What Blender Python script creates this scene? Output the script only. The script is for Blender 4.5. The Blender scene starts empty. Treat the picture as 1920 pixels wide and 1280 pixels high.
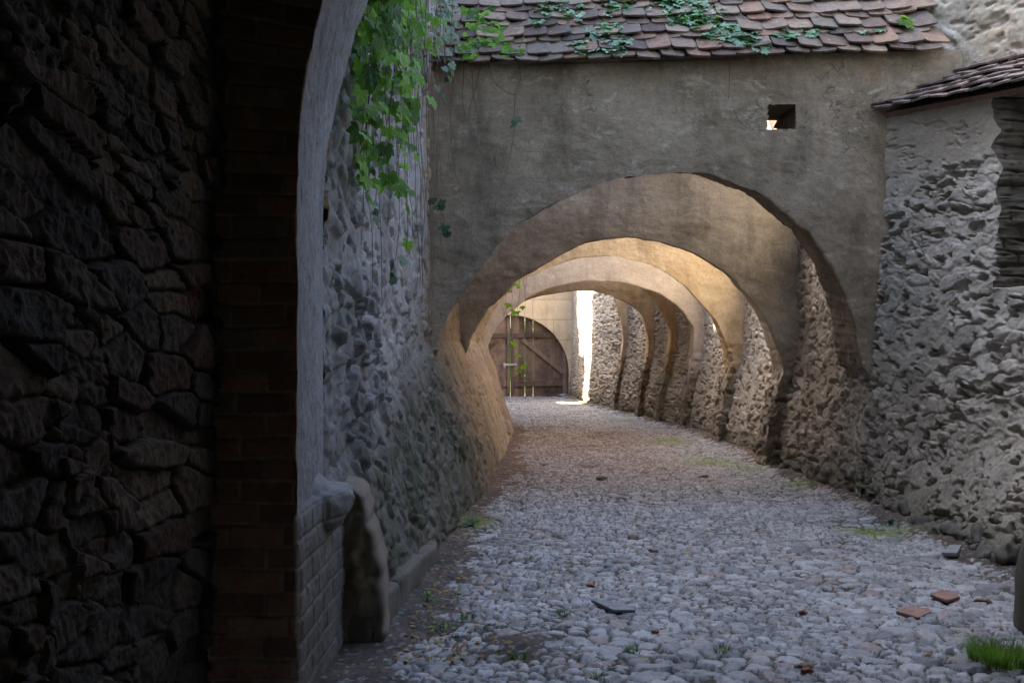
import bpy, math, random
import numpy as np
C = bpy.context.scene.collection
rad = math.radians
F = 1866.67            # focal length in photo pixels (35 mm lens, 36 mm sensor, 1920 px)
EYE = 1.65
# ------------------------------------------------------------------ camera, world, sun, exposure
cd = bpy.data.cameras.new("camera"); cam = bpy.data.objects.new("camera", cd); C.objects.link(cam)
cam.location = (0, 0, EYE); cam.rotation_euler = (rad(90), 0, 0)
cd.lens = 35; cd.sensor_width = 36; cd.shift_y = 20/1920; cd.clip_start = 0.05; cd.clip_end = 3000
sc = bpy.context.scene; sc.camera = cam
SUN_EL, SUN_AZ = 48.0, -62.0          # elevation; azimuth clockwise from +Y (front-left)
w = bpy.data.worlds.new("World"); sc.world = w; w.use_nodes = True
nt = w.node_tree; bg = nt.nodes['Background']
sky = nt.nodes.new('ShaderNodeTexSky'); sky.sky_type = 'NISHITA'; sky.sun_disc = False
sky.sun_elevation = rad(SUN_EL); sky.sun_rotation = rad(SUN_AZ); sky.air_density = 1.0; sky.dust_density = 2.5
nt.links.new(sky.outputs[0], bg.inputs[0]); bg.inputs[1].default_value = 0.15
sd = bpy.data.lights.new("sun", 'SUN'); so = bpy.data.objects.new("sun", sd); C.objects.link(so)
sd.energy = 5.0; sd.angle = rad(0.53); sd.color = (1.0, 0.87, 0.66)
so.rotation_euler = (rad(90-SUN_EL), 0, rad(180-SUN_AZ)); so.location = (-20, 20, 30)
sc.view_settings.view_transform = 'Standard'; sc.view_settings.look = 'None'
sc.view_settings.gamma = 1; sc.view_settings.exposure = 3.5
cy = sc.cycles; cy.use_denoising = True; cy.max_bounces = 10; cy.diffuse_bounces = 7; cy.glossy_bounces = 2
cy.transmission_bounces = 3; cy.sample_clamp_indirect = 8
try: cy.denoiser = 'OPENIMAGEDENOISE'
except Exception: pass

# ------------------------------------------------------------------ numpy noise
def _h(ix, iy, iz, seed):
    a = (ix.astype(np.int64)*374761393 + iy.astype(np.int64)*668265263 + iz.astype(np.int64)*2147483647 + seed*974634777) & 0xffffffff
    a = ((a ^ (a >> 13))*1274126177) & 0xffffffff
    a = ((a ^ (a >> 16))*2246822519) & 0xffffffff
    a ^= (a >> 15)
    return (a & 0xffffff)/float(0xffffff)
def vn(p, seed=0):
    i = np.floor(p).astype(np.int64); f = p-i; f = f*f*(3-2*f)
    x, y, z = i[..., 0], i[..., 1], i[..., 2]; fx, fy, fz = f[..., 0], f[..., 1], f[..., 2]
    r = 0
    for dx in (0, 1):
        for dy in (0, 1):
            for dz in (0, 1):
                wgt = (fx if dx else 1-fx)*(fy if dy else 1-fy)*(fz if dz else 1-fz)
                r = r + wgt*_h(x+dx, y+dy, z+dz, seed)
    return r*2-1
_R = np.array([[.36, .48, -.80], [-.80, .60, 0], [.48, .64, .60]])
def fbm(p, freq=1.0, octv=4, seed=0, gain=0.5):
    r = 0; a = 1.0; s = 0; p = p@_R
    for o in range(octv):
        r = r + a*vn(p*freq+o*17.3, seed+o); s += a; a *= gain; freq *= 2.03; p = p@_R
    return r/s
def worley(u, v, seed=0, jit=0.9):
    iu = np.floor(u); iv = np.floor(v)
    f1 = np.full(u.shape, 9.0); f2 = np.full(u.shape, 9.0); idr = np.zeros(u.shape); cu = np.zeros(u.shape); cv = np.zeros(u.shape)
    zz = np.zeros_like(iu)
    for a in (-1, 0, 1):
        for b in (-1, 0, 1):
            x = iu+a; y = iv+b
            pu = x+.5+jit*(_h(x, y, zz, seed)-.5); pv = y+.5+jit*(_h(x, y, zz, seed+7)-.5)
            d = np.hypot(u-pu, v-pv)
            cl = d < f1
            f2 = np.where(cl, f1, np.minimum(f2, d))
            idr = np.where(cl, _h(x, y, zz, seed+13), idr); cu = np.where(cl, u-pu, cu); cv = np.where(cl, v-pv, cv)
            f1 = np.where(cl, d, f1)
    return f1, f2, idr, cu, cv
def ss(a, b, x):
    t = np.clip((x-a)/(b-a), 0, 1); return t*t*(3-2*t)
def P3(u, v, w_=0): return np.stack([u, v, np.zeros_like(u)+w_], -1)

# ------------------------------------------------------------------ mesh helpers
def link(o, parent=None):
    C.objects.link(o)
    if parent is not None: o.parent = parent
    return o
def mesh_arrays(name, V, Fq, mat, parent=None, attrs=None, smooth=True):
    """V (n,3), Fq (m,4) or (m,3) int arrays -> one mesh object"""
    me = bpy.data.meshes.new(name); V = np.asarray(V, dtype=np.float32); Fq = np.asarray(Fq, dtype=np.int32)
    me.vertices.add(len(V)); me.vertices.foreach_set('co', V.ravel())
    k = Fq.shape[1]; me.loops.add(Fq.size); me.loops.foreach_set('vertex_index', Fq.ravel())
    me.polygons.add(len(Fq)); me.polygons.foreach_set('loop_start', np.arange(0, Fq.size, k, dtype=np.int32))
    me.polygons.foreach_set('use_smooth', np.full(len(Fq), smooth))
    for an, av in (attrs or {}).items():
        at = me.attributes.new(an, 'FLOAT', 'POINT'); at.data.foreach_set('value', np.asarray(av, dtype=np.float32).ravel())
    me.update(calc_edges=True); me.validate()
    me.materials.append(mat)
    return link(bpy.data.objects.new(name, me), parent)
def grid_faces(nr, nc, flip=False):
    i = np.arange(nr*nc).reshape(nr, nc)
    q = np.stack([i[:-1, :-1], i[:-1, 1:], i[1:, 1:], i[1:, :-1]], -1).reshape(-1, 4)
    return q[:, ::-1] if flip else q
def grid_normals(G, flip=False):
    du = np.gradient(G, axis=1); dv = np.gradient(G, axis=0)
    n = np.cross(du, dv); n /= np.linalg.norm(n, axis=-1, keepdims=True)+1e-9
    for _ in range(2):
        m = n.copy(); m[1:-1] += n[:-2]+n[2:]; m[:, 1:-1] += n[:, :-2]+n[:, 2:]
        n = m/(np.linalg.norm(m, axis=-1, keepdims=True)+1e-9)
    return -n if flip else n
class MB:
    def __init__(s): s.v = []; s.f = []
    def add(s, vs, fs):
        b = len(s.v); s.v += [tuple(v) for v in vs]; s.f += [tuple(i+b for i in f) for f in fs]
    def box(s, c, h, ax=None, taper=1.0, jit=0.0, rnd=None):
        ax = ax or ((1, 0, 0), (0, 1, 0), (0, 0, 1)); vs = []
        for z in (-1, 1):
            for y in (-1, 1):
                for x in (-1, 1):
                    t = taper if z > 0 else 1
                    vs.append([c[k]+ax[0][k]*x*h[0]*t+ax[1][k]*y*h[1]*t+ax[2][k]*z*h[2]+(rnd.uniform(-jit, jit) if rnd else 0) for k in range(3)])
        s.add(vs, [(0, 2, 3, 1), (4, 5, 7, 6), (0, 1, 5, 4), (2, 6, 7, 3), (0, 4, 6, 2), (1, 3, 7, 5)])
    def tube(s, pts, r0, r1=None, n=5):
        r1 = r0 if r1 is None else r1; pts = [np.array(p, float) for p in pts]; rings = []
        for i, p in enumerate(pts):
            d = pts[min(i+1, len(pts)-1)]-pts[max(i-1, 0)]; d = d/(np.linalg.norm(d)+1e-9)
            a = np.cross(d, (0, 0, 1.0)) if abs(d[2]) < .9 else np.cross(d, (1.0, 0, 0)); a /= np.linalg.norm(a); b = np.cross(d, a)
            r = r0+(r1-r0)*i/max(1, len(pts)-1)
            rings.append([p+r*(math.cos(2*math.pi*k/n)*a+math.sin(2*math.pi*k/n)*b) for k in range(n)])
        fs = []
        for i in range(len(rings)-1):
            for k in range(n): fs.append((i*n+k, i*n+(k+1) % n, (i+1)*n+(k+1) % n, (i+1)*n+k))
        fs.append(tuple(range(n))[::-1]); fs.append(tuple((len(rings)-1)*n+k for k in range(n)))
        s.add([q for r in rings for q in r], fs)
    def build(s, name, mat, parent=None, smooth=False, bevel=0):
        me = bpy.data.meshes.new(name); me.from_pydata(s.v, [], s.f); me.update(); me.materials.append(mat)
        if smooth: me.polygons.foreach_set('use_smooth', [True]*len(me.polygons))
        o = link(bpy.data.objects.new(name, me), parent)
        if bevel:
            m = o.modifiers.new('bevel', 'BEVEL'); m.width = bevel; m.segments = 2
        return o
def tag(o, label=None, cat=None, group=None, kind=None):
    if label: o['label'] = label
    if cat: o['category'] = cat
    if group: o['group'] = group
    if kind: o['kind'] = kind
    return o
def empty(name, loc, label, cat, group=None):
    o = bpy.data.objects.new(name, None); C.objects.link(o); o.location = loc; o.empty_display_size = .2
    return tag(o, label, cat, group)
def adopt(o, root):
    """parent a world-space mesh to an Empty keeping its place"""
    o.parent = root; o.matrix_parent_inverse = root.matrix_basis.inverted()
    return o
def pix(x, y, d): return np.array([(x-960)/F*d, d, EYE-(y-660)/F*d])

# ------------------------------------------------------------------ materials
def newmat(name):
    m = bpy.data.materials.new(name); m.use_nodes = True; n = m.node_tree; b = n.nodes['Principled BSDF']
    b.inputs['Specular IOR Level'].default_value = .3
    return m, n, b
def nd(n, t, **kw):
    x = n.nodes.new(t)
    for k, v in kw.items():
        if k.startswith('i_'): x.inputs[k[2:].replace('_', ' ')].default_value = v
        else: setattr(x, k, v)
    return x
def noise(n, scale, det=6, rough=.6, vec=None, dist=0):
    x = nd(n, 'ShaderNodeTexNoise'); x.inputs['Scale'].default_value = scale; x.inputs['Detail'].default_value = det
    x.inputs['Roughness'].default_value = rough; x.inputs['Distortion'].default_value = dist
    if vec is None:
        g = n.nodes.get('GEO') or nd(n, 'ShaderNodeNewGeometry', name='GEO'); vec = g.outputs['Position']
    n.links.new(vec, x.inputs['Vector']); return x.outputs['Fac']
def ramp(n, fac, stops):
    r = nd(n, 'ShaderNodeValToRGB'); e = r.color_ramp.elements
    while len(e) < len(stops): e.new(.5)
    for i, (p, c) in enumerate(stops):
        e[i].position = p; e[i].color = (*c, 1) if not np.isscalar(c) else (c, c, c, 1)
    n.links.new(fac, r.inputs[0]); return r.outputs[0]
def mix(n, fac, a, b, mode='MIX'):
    x = nd(n, 'ShaderNodeMix', data_type='RGBA', blend_type=mode)
    for i, v in ((0, fac), (6, a), (7, b)):
        if hasattr(v, 'links'): n.links.new(v, x.inputs[i])
        elif np.isscalar(v): x.inputs[i].default_value = v if i == 0 else (v, v, v, 1)
        else: x.inputs[i].default_value = (*v, 1)
    return x.outputs[2]
def attr(n, name): return nd(n, 'ShaderNodeAttribute', attribute_name=name).outputs['Fac']
def bump(n, b, h, strength=.5, dist=.01):
    x = nd(n, 'ShaderNodeBump'); x.inputs['Strength'].default_value = strength; x.inputs['Distance'].default_value = dist
    n.links.new(h, x.inputs['Height']); n.links.new(x.outputs[0], b.inputs['Normal'])
def stretch(n, s):
    g = n.nodes.get('GEO') or nd(n, 'ShaderNodeNewGeometry', name='GEO')
    m = nd(n, 'ShaderNodeVectorMath', operation='MULTIPLY'); m.inputs[1].default_value = s
    n.links.new(g.outputs['Position'], m.inputs[0]); return m.outputs[0]

def mat_masonry(name, mortar, stones, dirt=(.10, .085, .06), moss=(.055, .075, .02), rough=.92, bstr=.8, stain=.5, warm=None, moss2=(.085, .072, .048)):
    """attributes: mask (1 = bare stone), tone (random per stone), aux (moss / damp)"""
    m, n, b = newmat(name)
    st = ramp(n, attr(n, 'tone'), [(i/(len(stones)-1), c) for i, c in enumerate(stones)])
    mo = mix(n, ramp(n, noise(n, 1.3, 8, .65), [(.35, 0), (.65, 1)]), mortar, tuple(c*.72 for c in mortar))
    col = mix(n, attr(n, 'mask'), mo, st)
    if warm: col = mix(n, attr(n, 'warm'), col, mix(n, ramp(n, noise(n, 2.2, 9, .7), [(.35, 0), (.65, 1)]), warm, tuple(c*.68 for c in warm)))
    col = mix(n, 1.0, col, ramp(n, noise(n, 9, 8, .75), [(.25, .62), (.5, .95), (.72, 1.25)]), 'MULTIPLY')
    col = mix(n, 1.0, col, ramp(n, noise(n, 60, 4, .7), [(.3, .8), (.7, 1.15)]), 'MULTIPLY')
    stn = ramp(n, noise(n, 1, 7, .6, stretch(n, (1.1, 1.1, .35))), [(.47, 0), (.66, stain)])
    col = mix(n, stn, col, dirt)
    mf = nd(n, 'ShaderNodeMath', operation='MULTIPLY'); n.links.new(attr(n, 'aux'), mf.inputs[0])
    n.links.new(ramp(n, noise(n, 5, 7, .7), [(.34, .45), (.55, 1)]), mf.inputs[1])
    mossc = mix(n, ramp(n, noise(n, 2.0, 6, .7), [(.42, 0), (.6, 1)]), moss2, moss)
    col = mix(n, mf.outputs[0], col, mossc)
    n.links.new(col, b.inputs['Base Color']); b.inputs['Roughness'].default_value = rough
    bump(n, b, mix(n, .5, noise(n, 45, 8, .75), noise(n, 140, 4, .7)), bstr, .012)
    return m
def mat_plaster(name, base, dark, light, bstr=.6, scale=1.0, patch=.5, extra=None):
    m, n, b = newmat(name)
    col = mix(n, ramp(n, noise(n, 1.1*scale, 9, .68, dist=.6), [(.36, 0), (.62, 1)]), dark, base)
    col = mix(n, ramp(n, noise(n, 2.3*scale, 9, .7, stretch(n, (1, 1, 1.9)), .8), [(.56, 0), (.66, patch)]), col, light)
    col = mix(n, ramp(n, noise(n, 1.4, 8, .65, stretch(n, (1.6, 1.6, .5))), [(.5, 0), (.68, .65)]), col, tuple(c*.55 for c in dark))
    col = mix(n, 1.0, col, ramp(n, noise(n, 24, 8, .8), [(.3, .76), (.7, 1.18)]), 'MULTIPLY')
    lowc = mix(n, ramp(n, noise(n, 8, 8, .7), [(.3, 0), (.7, 1)]), (.13, .105, .075), (.33, .28, .21)); col = mix(n, attr(n, 'low'), col, lowc)
    if extra: col = extra(n, col)
    n.links.new(col, b.inputs['Base Color']); b.inputs['Roughness'].default_value = .93
    bump(n, b, mix(n, .4, noise(n, 14, 10, .72, dist=.8), noise(n, 90, 4, .7)), bstr, .02)
    return m
M = {}
M['cobble'] = None
def mat_cobble():
    m, n, b = newmat('cobbles')
    st = ramp(n, attr(n, 'tone'), [(0, (.14, .135, .13)), (.25, (.22, .21, .20)), (.55, (.30, .29, .275)), (.84, (.40, .385, .365)), (.93, (.25, .18, .15)), (1, (.32, .27, .23))])
    st = mix(n, 1.0, st, ramp(n, noise(n, 30, 8, .75), [(.28, .5), (.5, .95), (.7, 1.3)]), 'MULTIPLY')
    st = mix(n, 1.0, st, ramp(n, noise(n, 1.2, 6, .65), [(.3, .78), (.7, 1.15)]), 'MULTIPLY')
    dt = mix(n, ramp(n, noise(n, 3, 8, .7), [(.35, 0), (.65, 1)]), (.038, .030, .023), (.095, .072, .053))
    dt = mix(n, 1.0, dt, ramp(n, noise(n, 70, 5, .8), [(.3, .6), (.7, 1.35)]), 'MULTIPLY')
    col = mix(n, attr(n, 'mask'), dt, st)
    brn = nd(n, 'ShaderNodeMath', operation='MULTIPLY'); brn.inputs[1].default_value = .55; n.links.new(attr(n, 'aux'), brn.inputs[0]); col = mix(n, brn.outputs[0], col, mix(n, 1.0, col, (1.0, .66, .42), 'MULTIPLY'))
    lit = mix(n, ramp(n, noise(n, 26, 7, .8), [(.45, 0), (.6, 1)]), (.16, .09, .05), (.10, .055, .035))
    lf = nd(n, 'ShaderNodeMath', operation='MULTIPLY'); n.links.new(attr(n, 'aux'), lf.inputs[0])
    n.links.new(ramp(n, noise(n, 11, 7, .75), [(.42, 0), (.56, 1)]), lf.inputs[1])
    col = mix(n, lf.outputs[0], col, lit)
    mf = nd(n, 'ShaderNodeMath', operation='MULTIPLY'); n.links.new(attr(n, 'moss'), mf.inputs[0])
    n.links.new(ramp(n, noise(n, 16, 7, .75), [(.33, 0), (.48, 1)]), mf.inputs[1])
    col = mix(n, mf.outputs[0], col, (.105, .14, .014))
    n.links.new(col, b.inputs['Base Color'])
    n.links.new(ramp(n, attr(n, 'mask'), [(0, .95), (1, .45)]), b.inputs['Roughness']); b.inputs['Specular IOR Level'].default_value = .45
    bump(n, b, mix(n, .5, noise(n, 60, 8, .75), noise(n, 160, 3, .7)), .6, .008)
    return m
M['cobble'] = mat_cobble()
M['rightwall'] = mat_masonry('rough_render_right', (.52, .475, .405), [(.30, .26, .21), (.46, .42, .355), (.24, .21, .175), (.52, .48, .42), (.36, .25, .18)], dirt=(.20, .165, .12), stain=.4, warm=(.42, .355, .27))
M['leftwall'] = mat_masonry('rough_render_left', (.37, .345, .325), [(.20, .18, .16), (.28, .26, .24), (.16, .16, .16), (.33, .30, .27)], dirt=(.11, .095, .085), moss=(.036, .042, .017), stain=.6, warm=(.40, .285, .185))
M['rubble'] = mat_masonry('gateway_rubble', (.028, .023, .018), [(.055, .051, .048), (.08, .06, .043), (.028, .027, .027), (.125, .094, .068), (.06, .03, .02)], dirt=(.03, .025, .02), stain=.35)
M['brick'] = mat_masonry('old_brick', (.36, .31, .26), [(.30, .155, .11), (.17, .10, .08), (.36, .19, .135), (.21, .16, .135)], stain=.3)
M['endstone'] = mat_masonry('rounded_wall_end', (.27, .22, .17), [(.2, .17, .13), (.25, .22, .18)], dirt=(.12, .09, .06), stain=.6)
M['reveal'] = mat_masonry('layered_stone', (.11, .095, .07), [(.10, .09, .07), (.15, .13, .10), (.08, .07, .055), (.13, .105, .08)], dirt=(.06, .05, .035), stain=.6)
M['jamb'] = mat_masonry('jamb_render', (.28, .27, .268), [(.26, .24, .23), (.32, .29, .27), (.24, .20, .185)], dirt=(.16, .14, .13), stain=.4, bstr=.8, moss=(.10, .088, .07), moss2=(.14, .12, .095))
def scars(n, col):
    g = n.nodes['GEO']; sp = nd(n, 'ShaderNodeSeparateXYZ'); c = nd(n, 'ShaderNodeCombineXYZ'); n.links.new(g.outputs['Position'], sp.inputs[0])
    n.links.new(sp.outputs[0], c.inputs[0]); n.links.new(sp.outputs[2], c.inputs[1])
    br = nd(n, 'ShaderNodeTexBrick'); br.inputs['Scale'].default_value = 1; br.inputs['Brick Width'].default_value = .27; br.inputs['Row Height'].default_value = .105
    br.inputs['Mortar Size'].default_value = .022; br.inputs['Mortar Smooth'].default_value = .8; br.inputs['Color1'].default_value = (1, 1, 1, 1); br.inputs['Color2'].default_value = (.25, .25, .25, 1); br.inputs['Mortar'].default_value = (0, 0, 0, 1)
    wv = nd(n, 'ShaderNodeMix', data_type='RGBA'); wv.inputs[0].default_value = .04; n.links.new(c.outputs[0], wv.inputs[6])
    nz = nd(n, 'ShaderNodeTexNoise'); nz.inputs['Scale'].default_value = 3; n.links.new(c.outputs[0], nz.inputs['Vector']); n.links.new(nz.outputs['Color'], wv.inputs[7]); n.links.new(wv.outputs[2], br.inputs['Vector'])
    f = mix(n, 1.0, br.outputs['Color'], ramp(n, noise(n, 1.5, 7, .75), [(.57, 0), (.64, .5)]), 'MULTIPLY')
    col = mix(n, f, col, (.42, .37, .28))
    vo = nd(n, 'ShaderNodeTexVoronoi', feature='DISTANCE_TO_EDGE'); vo.inputs['Scale'].default_value = 1.1
    w2 = nd(n, 'ShaderNodeMix', data_type='RGBA'); w2.inputs[0].default_value = .35; n.links.new(c.outputs[0], w2.inputs[6]); n2 = nd(n, 'ShaderNodeTexNoise'); n2.inputs['Scale'].default_value = 4; n2.inputs['Detail'].default_value = 6
    n.links.new(c.outputs[0], n2.inputs['Vector']); n.links.new(n2.outputs['Color'], w2.inputs[7]); n.links.new(w2.outputs[2], vo.inputs['Vector'])
    cr = mix(n, 1.0, ramp(n, vo.outputs['Distance'], [(0, 1), (.006, 0)]), ramp(n, noise(n, .9, 4, .6), [(.5, 0), (.56, .7)]), 'MULTIPLY')
    return mix(n, cr, col, (.05, .04, .03))
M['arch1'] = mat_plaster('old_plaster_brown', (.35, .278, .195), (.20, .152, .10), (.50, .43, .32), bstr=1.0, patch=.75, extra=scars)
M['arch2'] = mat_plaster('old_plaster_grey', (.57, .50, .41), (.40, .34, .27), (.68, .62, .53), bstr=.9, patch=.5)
M['arch3'] = mat_plaster('old_plaster_glow_tint', (.70, .53, .33), (.55, .39, .22), (.78, .64, .46), bstr=.9, patch=.5)  # warm bounce light on the inner arches is put into this ochre
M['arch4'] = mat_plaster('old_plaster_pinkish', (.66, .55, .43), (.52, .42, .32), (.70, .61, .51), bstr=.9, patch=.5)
M['pale'] = mat_plaster('cream_wall_plaster', (.62, .57, .47), (.44, .37, .27), (.70, .66, .57), bstr=1.0, scale=1.4)
def joints(n, col):
    br = nd(n, 'ShaderNodeTexBrick'); br.inputs['Scale'].default_value = 1; br.inputs['Brick Width'].default_value = 1.55; br.inputs['Row Height'].default_value = .745
    br.inputs['Mortar Size'].default_value = .012; br.inputs['Mortar Smooth'].default_value = 0
    br.inputs['Color1'].default_value = (1, 1, 1, 1); br.inputs['Color2'].default_value = (.93, .93, .93, 1); br.inputs['Mortar'].default_value = (.6, .54, .46, 1)
    g = n.nodes['GEO']; s = nd(n, 'ShaderNodeSeparateXYZ'); c = nd(n, 'ShaderNodeCombineXYZ'); n.links.new(g.outputs['Position'], s.inputs[0])
    ad = nd(n, 'ShaderNodeMath', operation='ADD'); ad.inputs[1].default_value = .12
    n.links.new(s.outputs[0], c.inputs[0]); n.links.new(s.outputs[2], ad.inputs[0]); n.links.new(ad.outputs[0], c.inputs[1]); n.links.new(c.outputs[0], br.inputs['Vector'])
    return mix(n, 1.0, col, br.outputs['Color'], 'MULTIPLY')
M['gatewall'] = mat_plaster('scored_plaster', (.68, .53, .34), (.58, .43, .27), (.72, .59, .41), bstr=.25, patch=.3, extra=joints)
def mat_tile(name, stops, lich=.6):
    m, n, b = newmat(name)
    col = ramp(n, attr(n, 'tone'), stops)
    col = mix(n, 1.0, col, ramp(n, noise(n, 14, 8, .75), [(.3, .55), (.7, 1.3)]), 'MULTIPLY')
    col = mix(n, ramp(n, noise(n, 9, 8, .75, dist=1), [(.52, 0), (.62, lich)]), col, (.10, .095, .085))
    col = mix(n, ramp(n, noise(n, 23, 6, .75), [(.60, 0), (.68, .7)]), col, (.42, .40, .36))
    n.links.new(col, b.inputs['Base Color']); b.inputs['Roughness'].default_value = .82
    bump(n, b, noise(n, 60, 7, .75), .5, .01)
    return m
TS = [(a_, tuple(x*k for x, k in zip(c_, (.60, .57, .52)))) for a_, c_ in [(0, (.10, .075, .065)), (.2, (.22, .15, .12)), (.4, (.34, .25, .19)), (.55, (.16, .14, .13)), (.7, (.42, .33, .25)), (.85, (.36, .20, .14)), (1, (.28, .25, .22))]]
M['tile'] = mat_tile('plain_clay_tiles', TS)
M['tile2'] = mat_tile('weathered_clay_tiles', [(a, tuple(c_*.6+x for c_, x in zip(c, (.12, .10, .10)))) for a, c in TS], .4)
def mat_wood(name, a, b_, dark):
    m, n, b = newmat(name)
    v = stretch(n, (14, 14, 1.0)); col = mix(n, ramp(n, noise(n, 1.2, 10, .7, v, .5), [(.3, 0), (.7, 1)]), a, b_)
    col = mix(n, ramp(n, noise(n, 1.5, 8, .7), [(.45, 0), (.62, .8)]), col, dark)
    oi = nd(n, 'ShaderNodeObjectInfo'); col = mix(n, 1.0, col, ramp(n, oi.outputs['Random'], [(0, .55), (1, 1.3)]), 'MULTIPLY')
    n.links.new(col, b.inputs['Base Color']); b.inputs['Roughness'].default_value = .85
    bump(n, b, noise(n, 2.5, 8, .7, v), .5, .01)
    return m
M['wood'] = mat_wood('weathered_planks', (.19, .12, .08), (.31, .215, .15), (.08, .048, .032))
M['wooddark'] = mat_wood('dark_beams', (.13, .085, .06), (.22, .15, .105), (.07, .045, .035))
def mat_leaf(name, c1, c2, tr=.45, gloss=.4):
    m, n, b = newmat(name)
    col = ramp(n, attr(n, 'tone'), [(0, c1), (1, c2)])
    n.links.new(col, b.inputs['Base Color']); b.inputs['Roughness'].default_value = gloss; b.inputs['Specular IOR Level'].default_value = .5
    t = nd(n, 'ShaderNodeBsdfTranslucent'); mx = nd(n, 'ShaderNodeMixShader'); mx.inputs[0].default_value = tr
    hs = mix(n, 1.0, col, (1.5, 1.9, .5), 'MULTIPLY'); n.links.new(hs, t.inputs[0])
    out = n.nodes['Material Output']; n.links.new(b.outputs[0], mx.inputs[1]); n.links.new(t.outputs[0], mx.inputs[2]); n.links.new(mx.outputs[0], out.inputs[0])
    return m
M['leaf'] = mat_leaf('creeper_leaf', (.03, .085, .012), (.20, .38, .012), .45, .6)
M['leafdark'] = mat_leaf('shaded_creeper_leaf', (.035, .075, .045), (.075, .15, .07), .25)
M['softgrass'] = mat_leaf('soft_grass', (.09, .15, .04), (.19, .28, .09), .35, .7)
M['leafblue'] = mat_leaf('roof_creeper_leaf', (.06, .14, .07), (.16, .30, .15), .25)
M['grass'] = mat_leaf('grass_blade', (.05, .10, .02), (.12, .20, .04), .3, .6)
def mat_flat(name, c, rough=.8, metal=0, v=.25):
    m, n, b = newmat(name)
    n.links.new(mix(n, 1.0, c, ramp(n, noise(n, 12, 7, .7), [(.3, 1-v), (.7, 1+v)]), 'MULTIPLY'), b.inputs['Base Color'])
    b.inputs['Roughness'].default_value = rough; b.inputs['Metallic'].default_value = metal; bump(n, b, noise(n, 50, 6, .7), .4, .01); return m
M['stem'] = mat_flat('woody_stem', (.13, .09, .065))
M['metal'] = mat_flat('worn_iron', (.5, .5, .48), .4, .8)
M['darkstone'] = mat_masonry('kerb_stone', (.15, .13, .105), [(.13, .11, .09), (.17, .15, .12)], stain=.4)
M['terracotta'] = mat_flat('terracotta_shard', (.27, .15, .11), .85, 0, .4)
M['brickbit'] = mat_flat('brick_bit', (.30, .12, .07), .9, 0, .4)
M['slate'] = mat_flat('grey_slab', (.23, .225, .22), .8)
M['looserock'] = mat_flat('brown_stone', (.20, .15, .105), .9, 0, .4)
M['whiterock'] = mat_flat('pale_stone', (.45, .43, .40), .9, 0, .3)
def mat_ground():
    m, n, b = newmat('meadow'); col = mix(n, ramp(n, noise(n, .6, 8, .7), [(.35, 0), (.65, 1)]), (.10, .13, .03), (.17, .19, .05))
    n.links.new(col, b.inputs['Base Color']); b.inputs['Roughness'].default_value = .95; bump(n, b, noise(n, 8, 8, .8), 1, .1); return m
M['meadow'] = mat_ground()

# ------------------------------------------------------------------ plan of the lane
def ip(x, xs, ys): return np.interp(x, xs, ys)
def XLb(y): return ip(y, [5.6, 7.4, 10.6, 12.6, 16.5, 20.5, 22.5, 26, 34, 38], [-.76, -.64, -.43, -.25, -.08, .06, -.35, -1.3, -2.5, -2.8])
def XLu(y): return ip(y, [5.6, 7, 10.8, 14.2, 18, 21, 26, 34, 38], [-1.06, -.98, -.92, -.76, -.66, -.58, -1.5, -2.6, -2.9])
def ZLt(y): return ip(y, [5.6, 8, 10.8, 21, 26], [.9, 1.4, 1.75, 1.9, 1.5])
def left_x(y, z):
    t = np.clip(1-z/ZLt(y), 0, 1); return XLu(y)+(XLb(y)-XLu(y))*t**.8
def XRb(y): return ip(y, [3, 7.2, 11, 15, 18, 21.3, 22.8, 24.6, 27.2, 31.5, 34, 38], [3.7, 3.7, 3.76, 3.78, 3.86, 3.80, 3.48, 3.30, 2.96, 2.42, 2.22, 2.1])
def XRu(y): return ip(y, [10.7, 12, 14.2, 18, 21.3, 22.8, 24.6, 27.2, 31.0, 34, 38], [3.86, 4.0, 4.06, 4.16, 4.10, 3.82, 3.56, 3.22, 2.56, 2.33, 2.2])
def right_x(y, z):
    b = XRb(y); top = np.where(y < 10.7, 3.86+(10.7-y)*1.15/1.3, XRu(y))
    return b+(top-b)*np.clip(z/4.2, 0, 1.15)**.9 * np.where(y < 10.7, 1, 1) + np.where(y >= 10.7, (top-b)*(ss(0, 2.0, z)-np.clip(z/4.2, 0, 1.15)**.9)*ss(10.7, 12, y), 0)
def geo_y(y0, y1, k):
    n = int(math.log(y1/y0)/k); return y0*np.exp(np.linspace(0, math.log(y1/y0), n))

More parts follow.
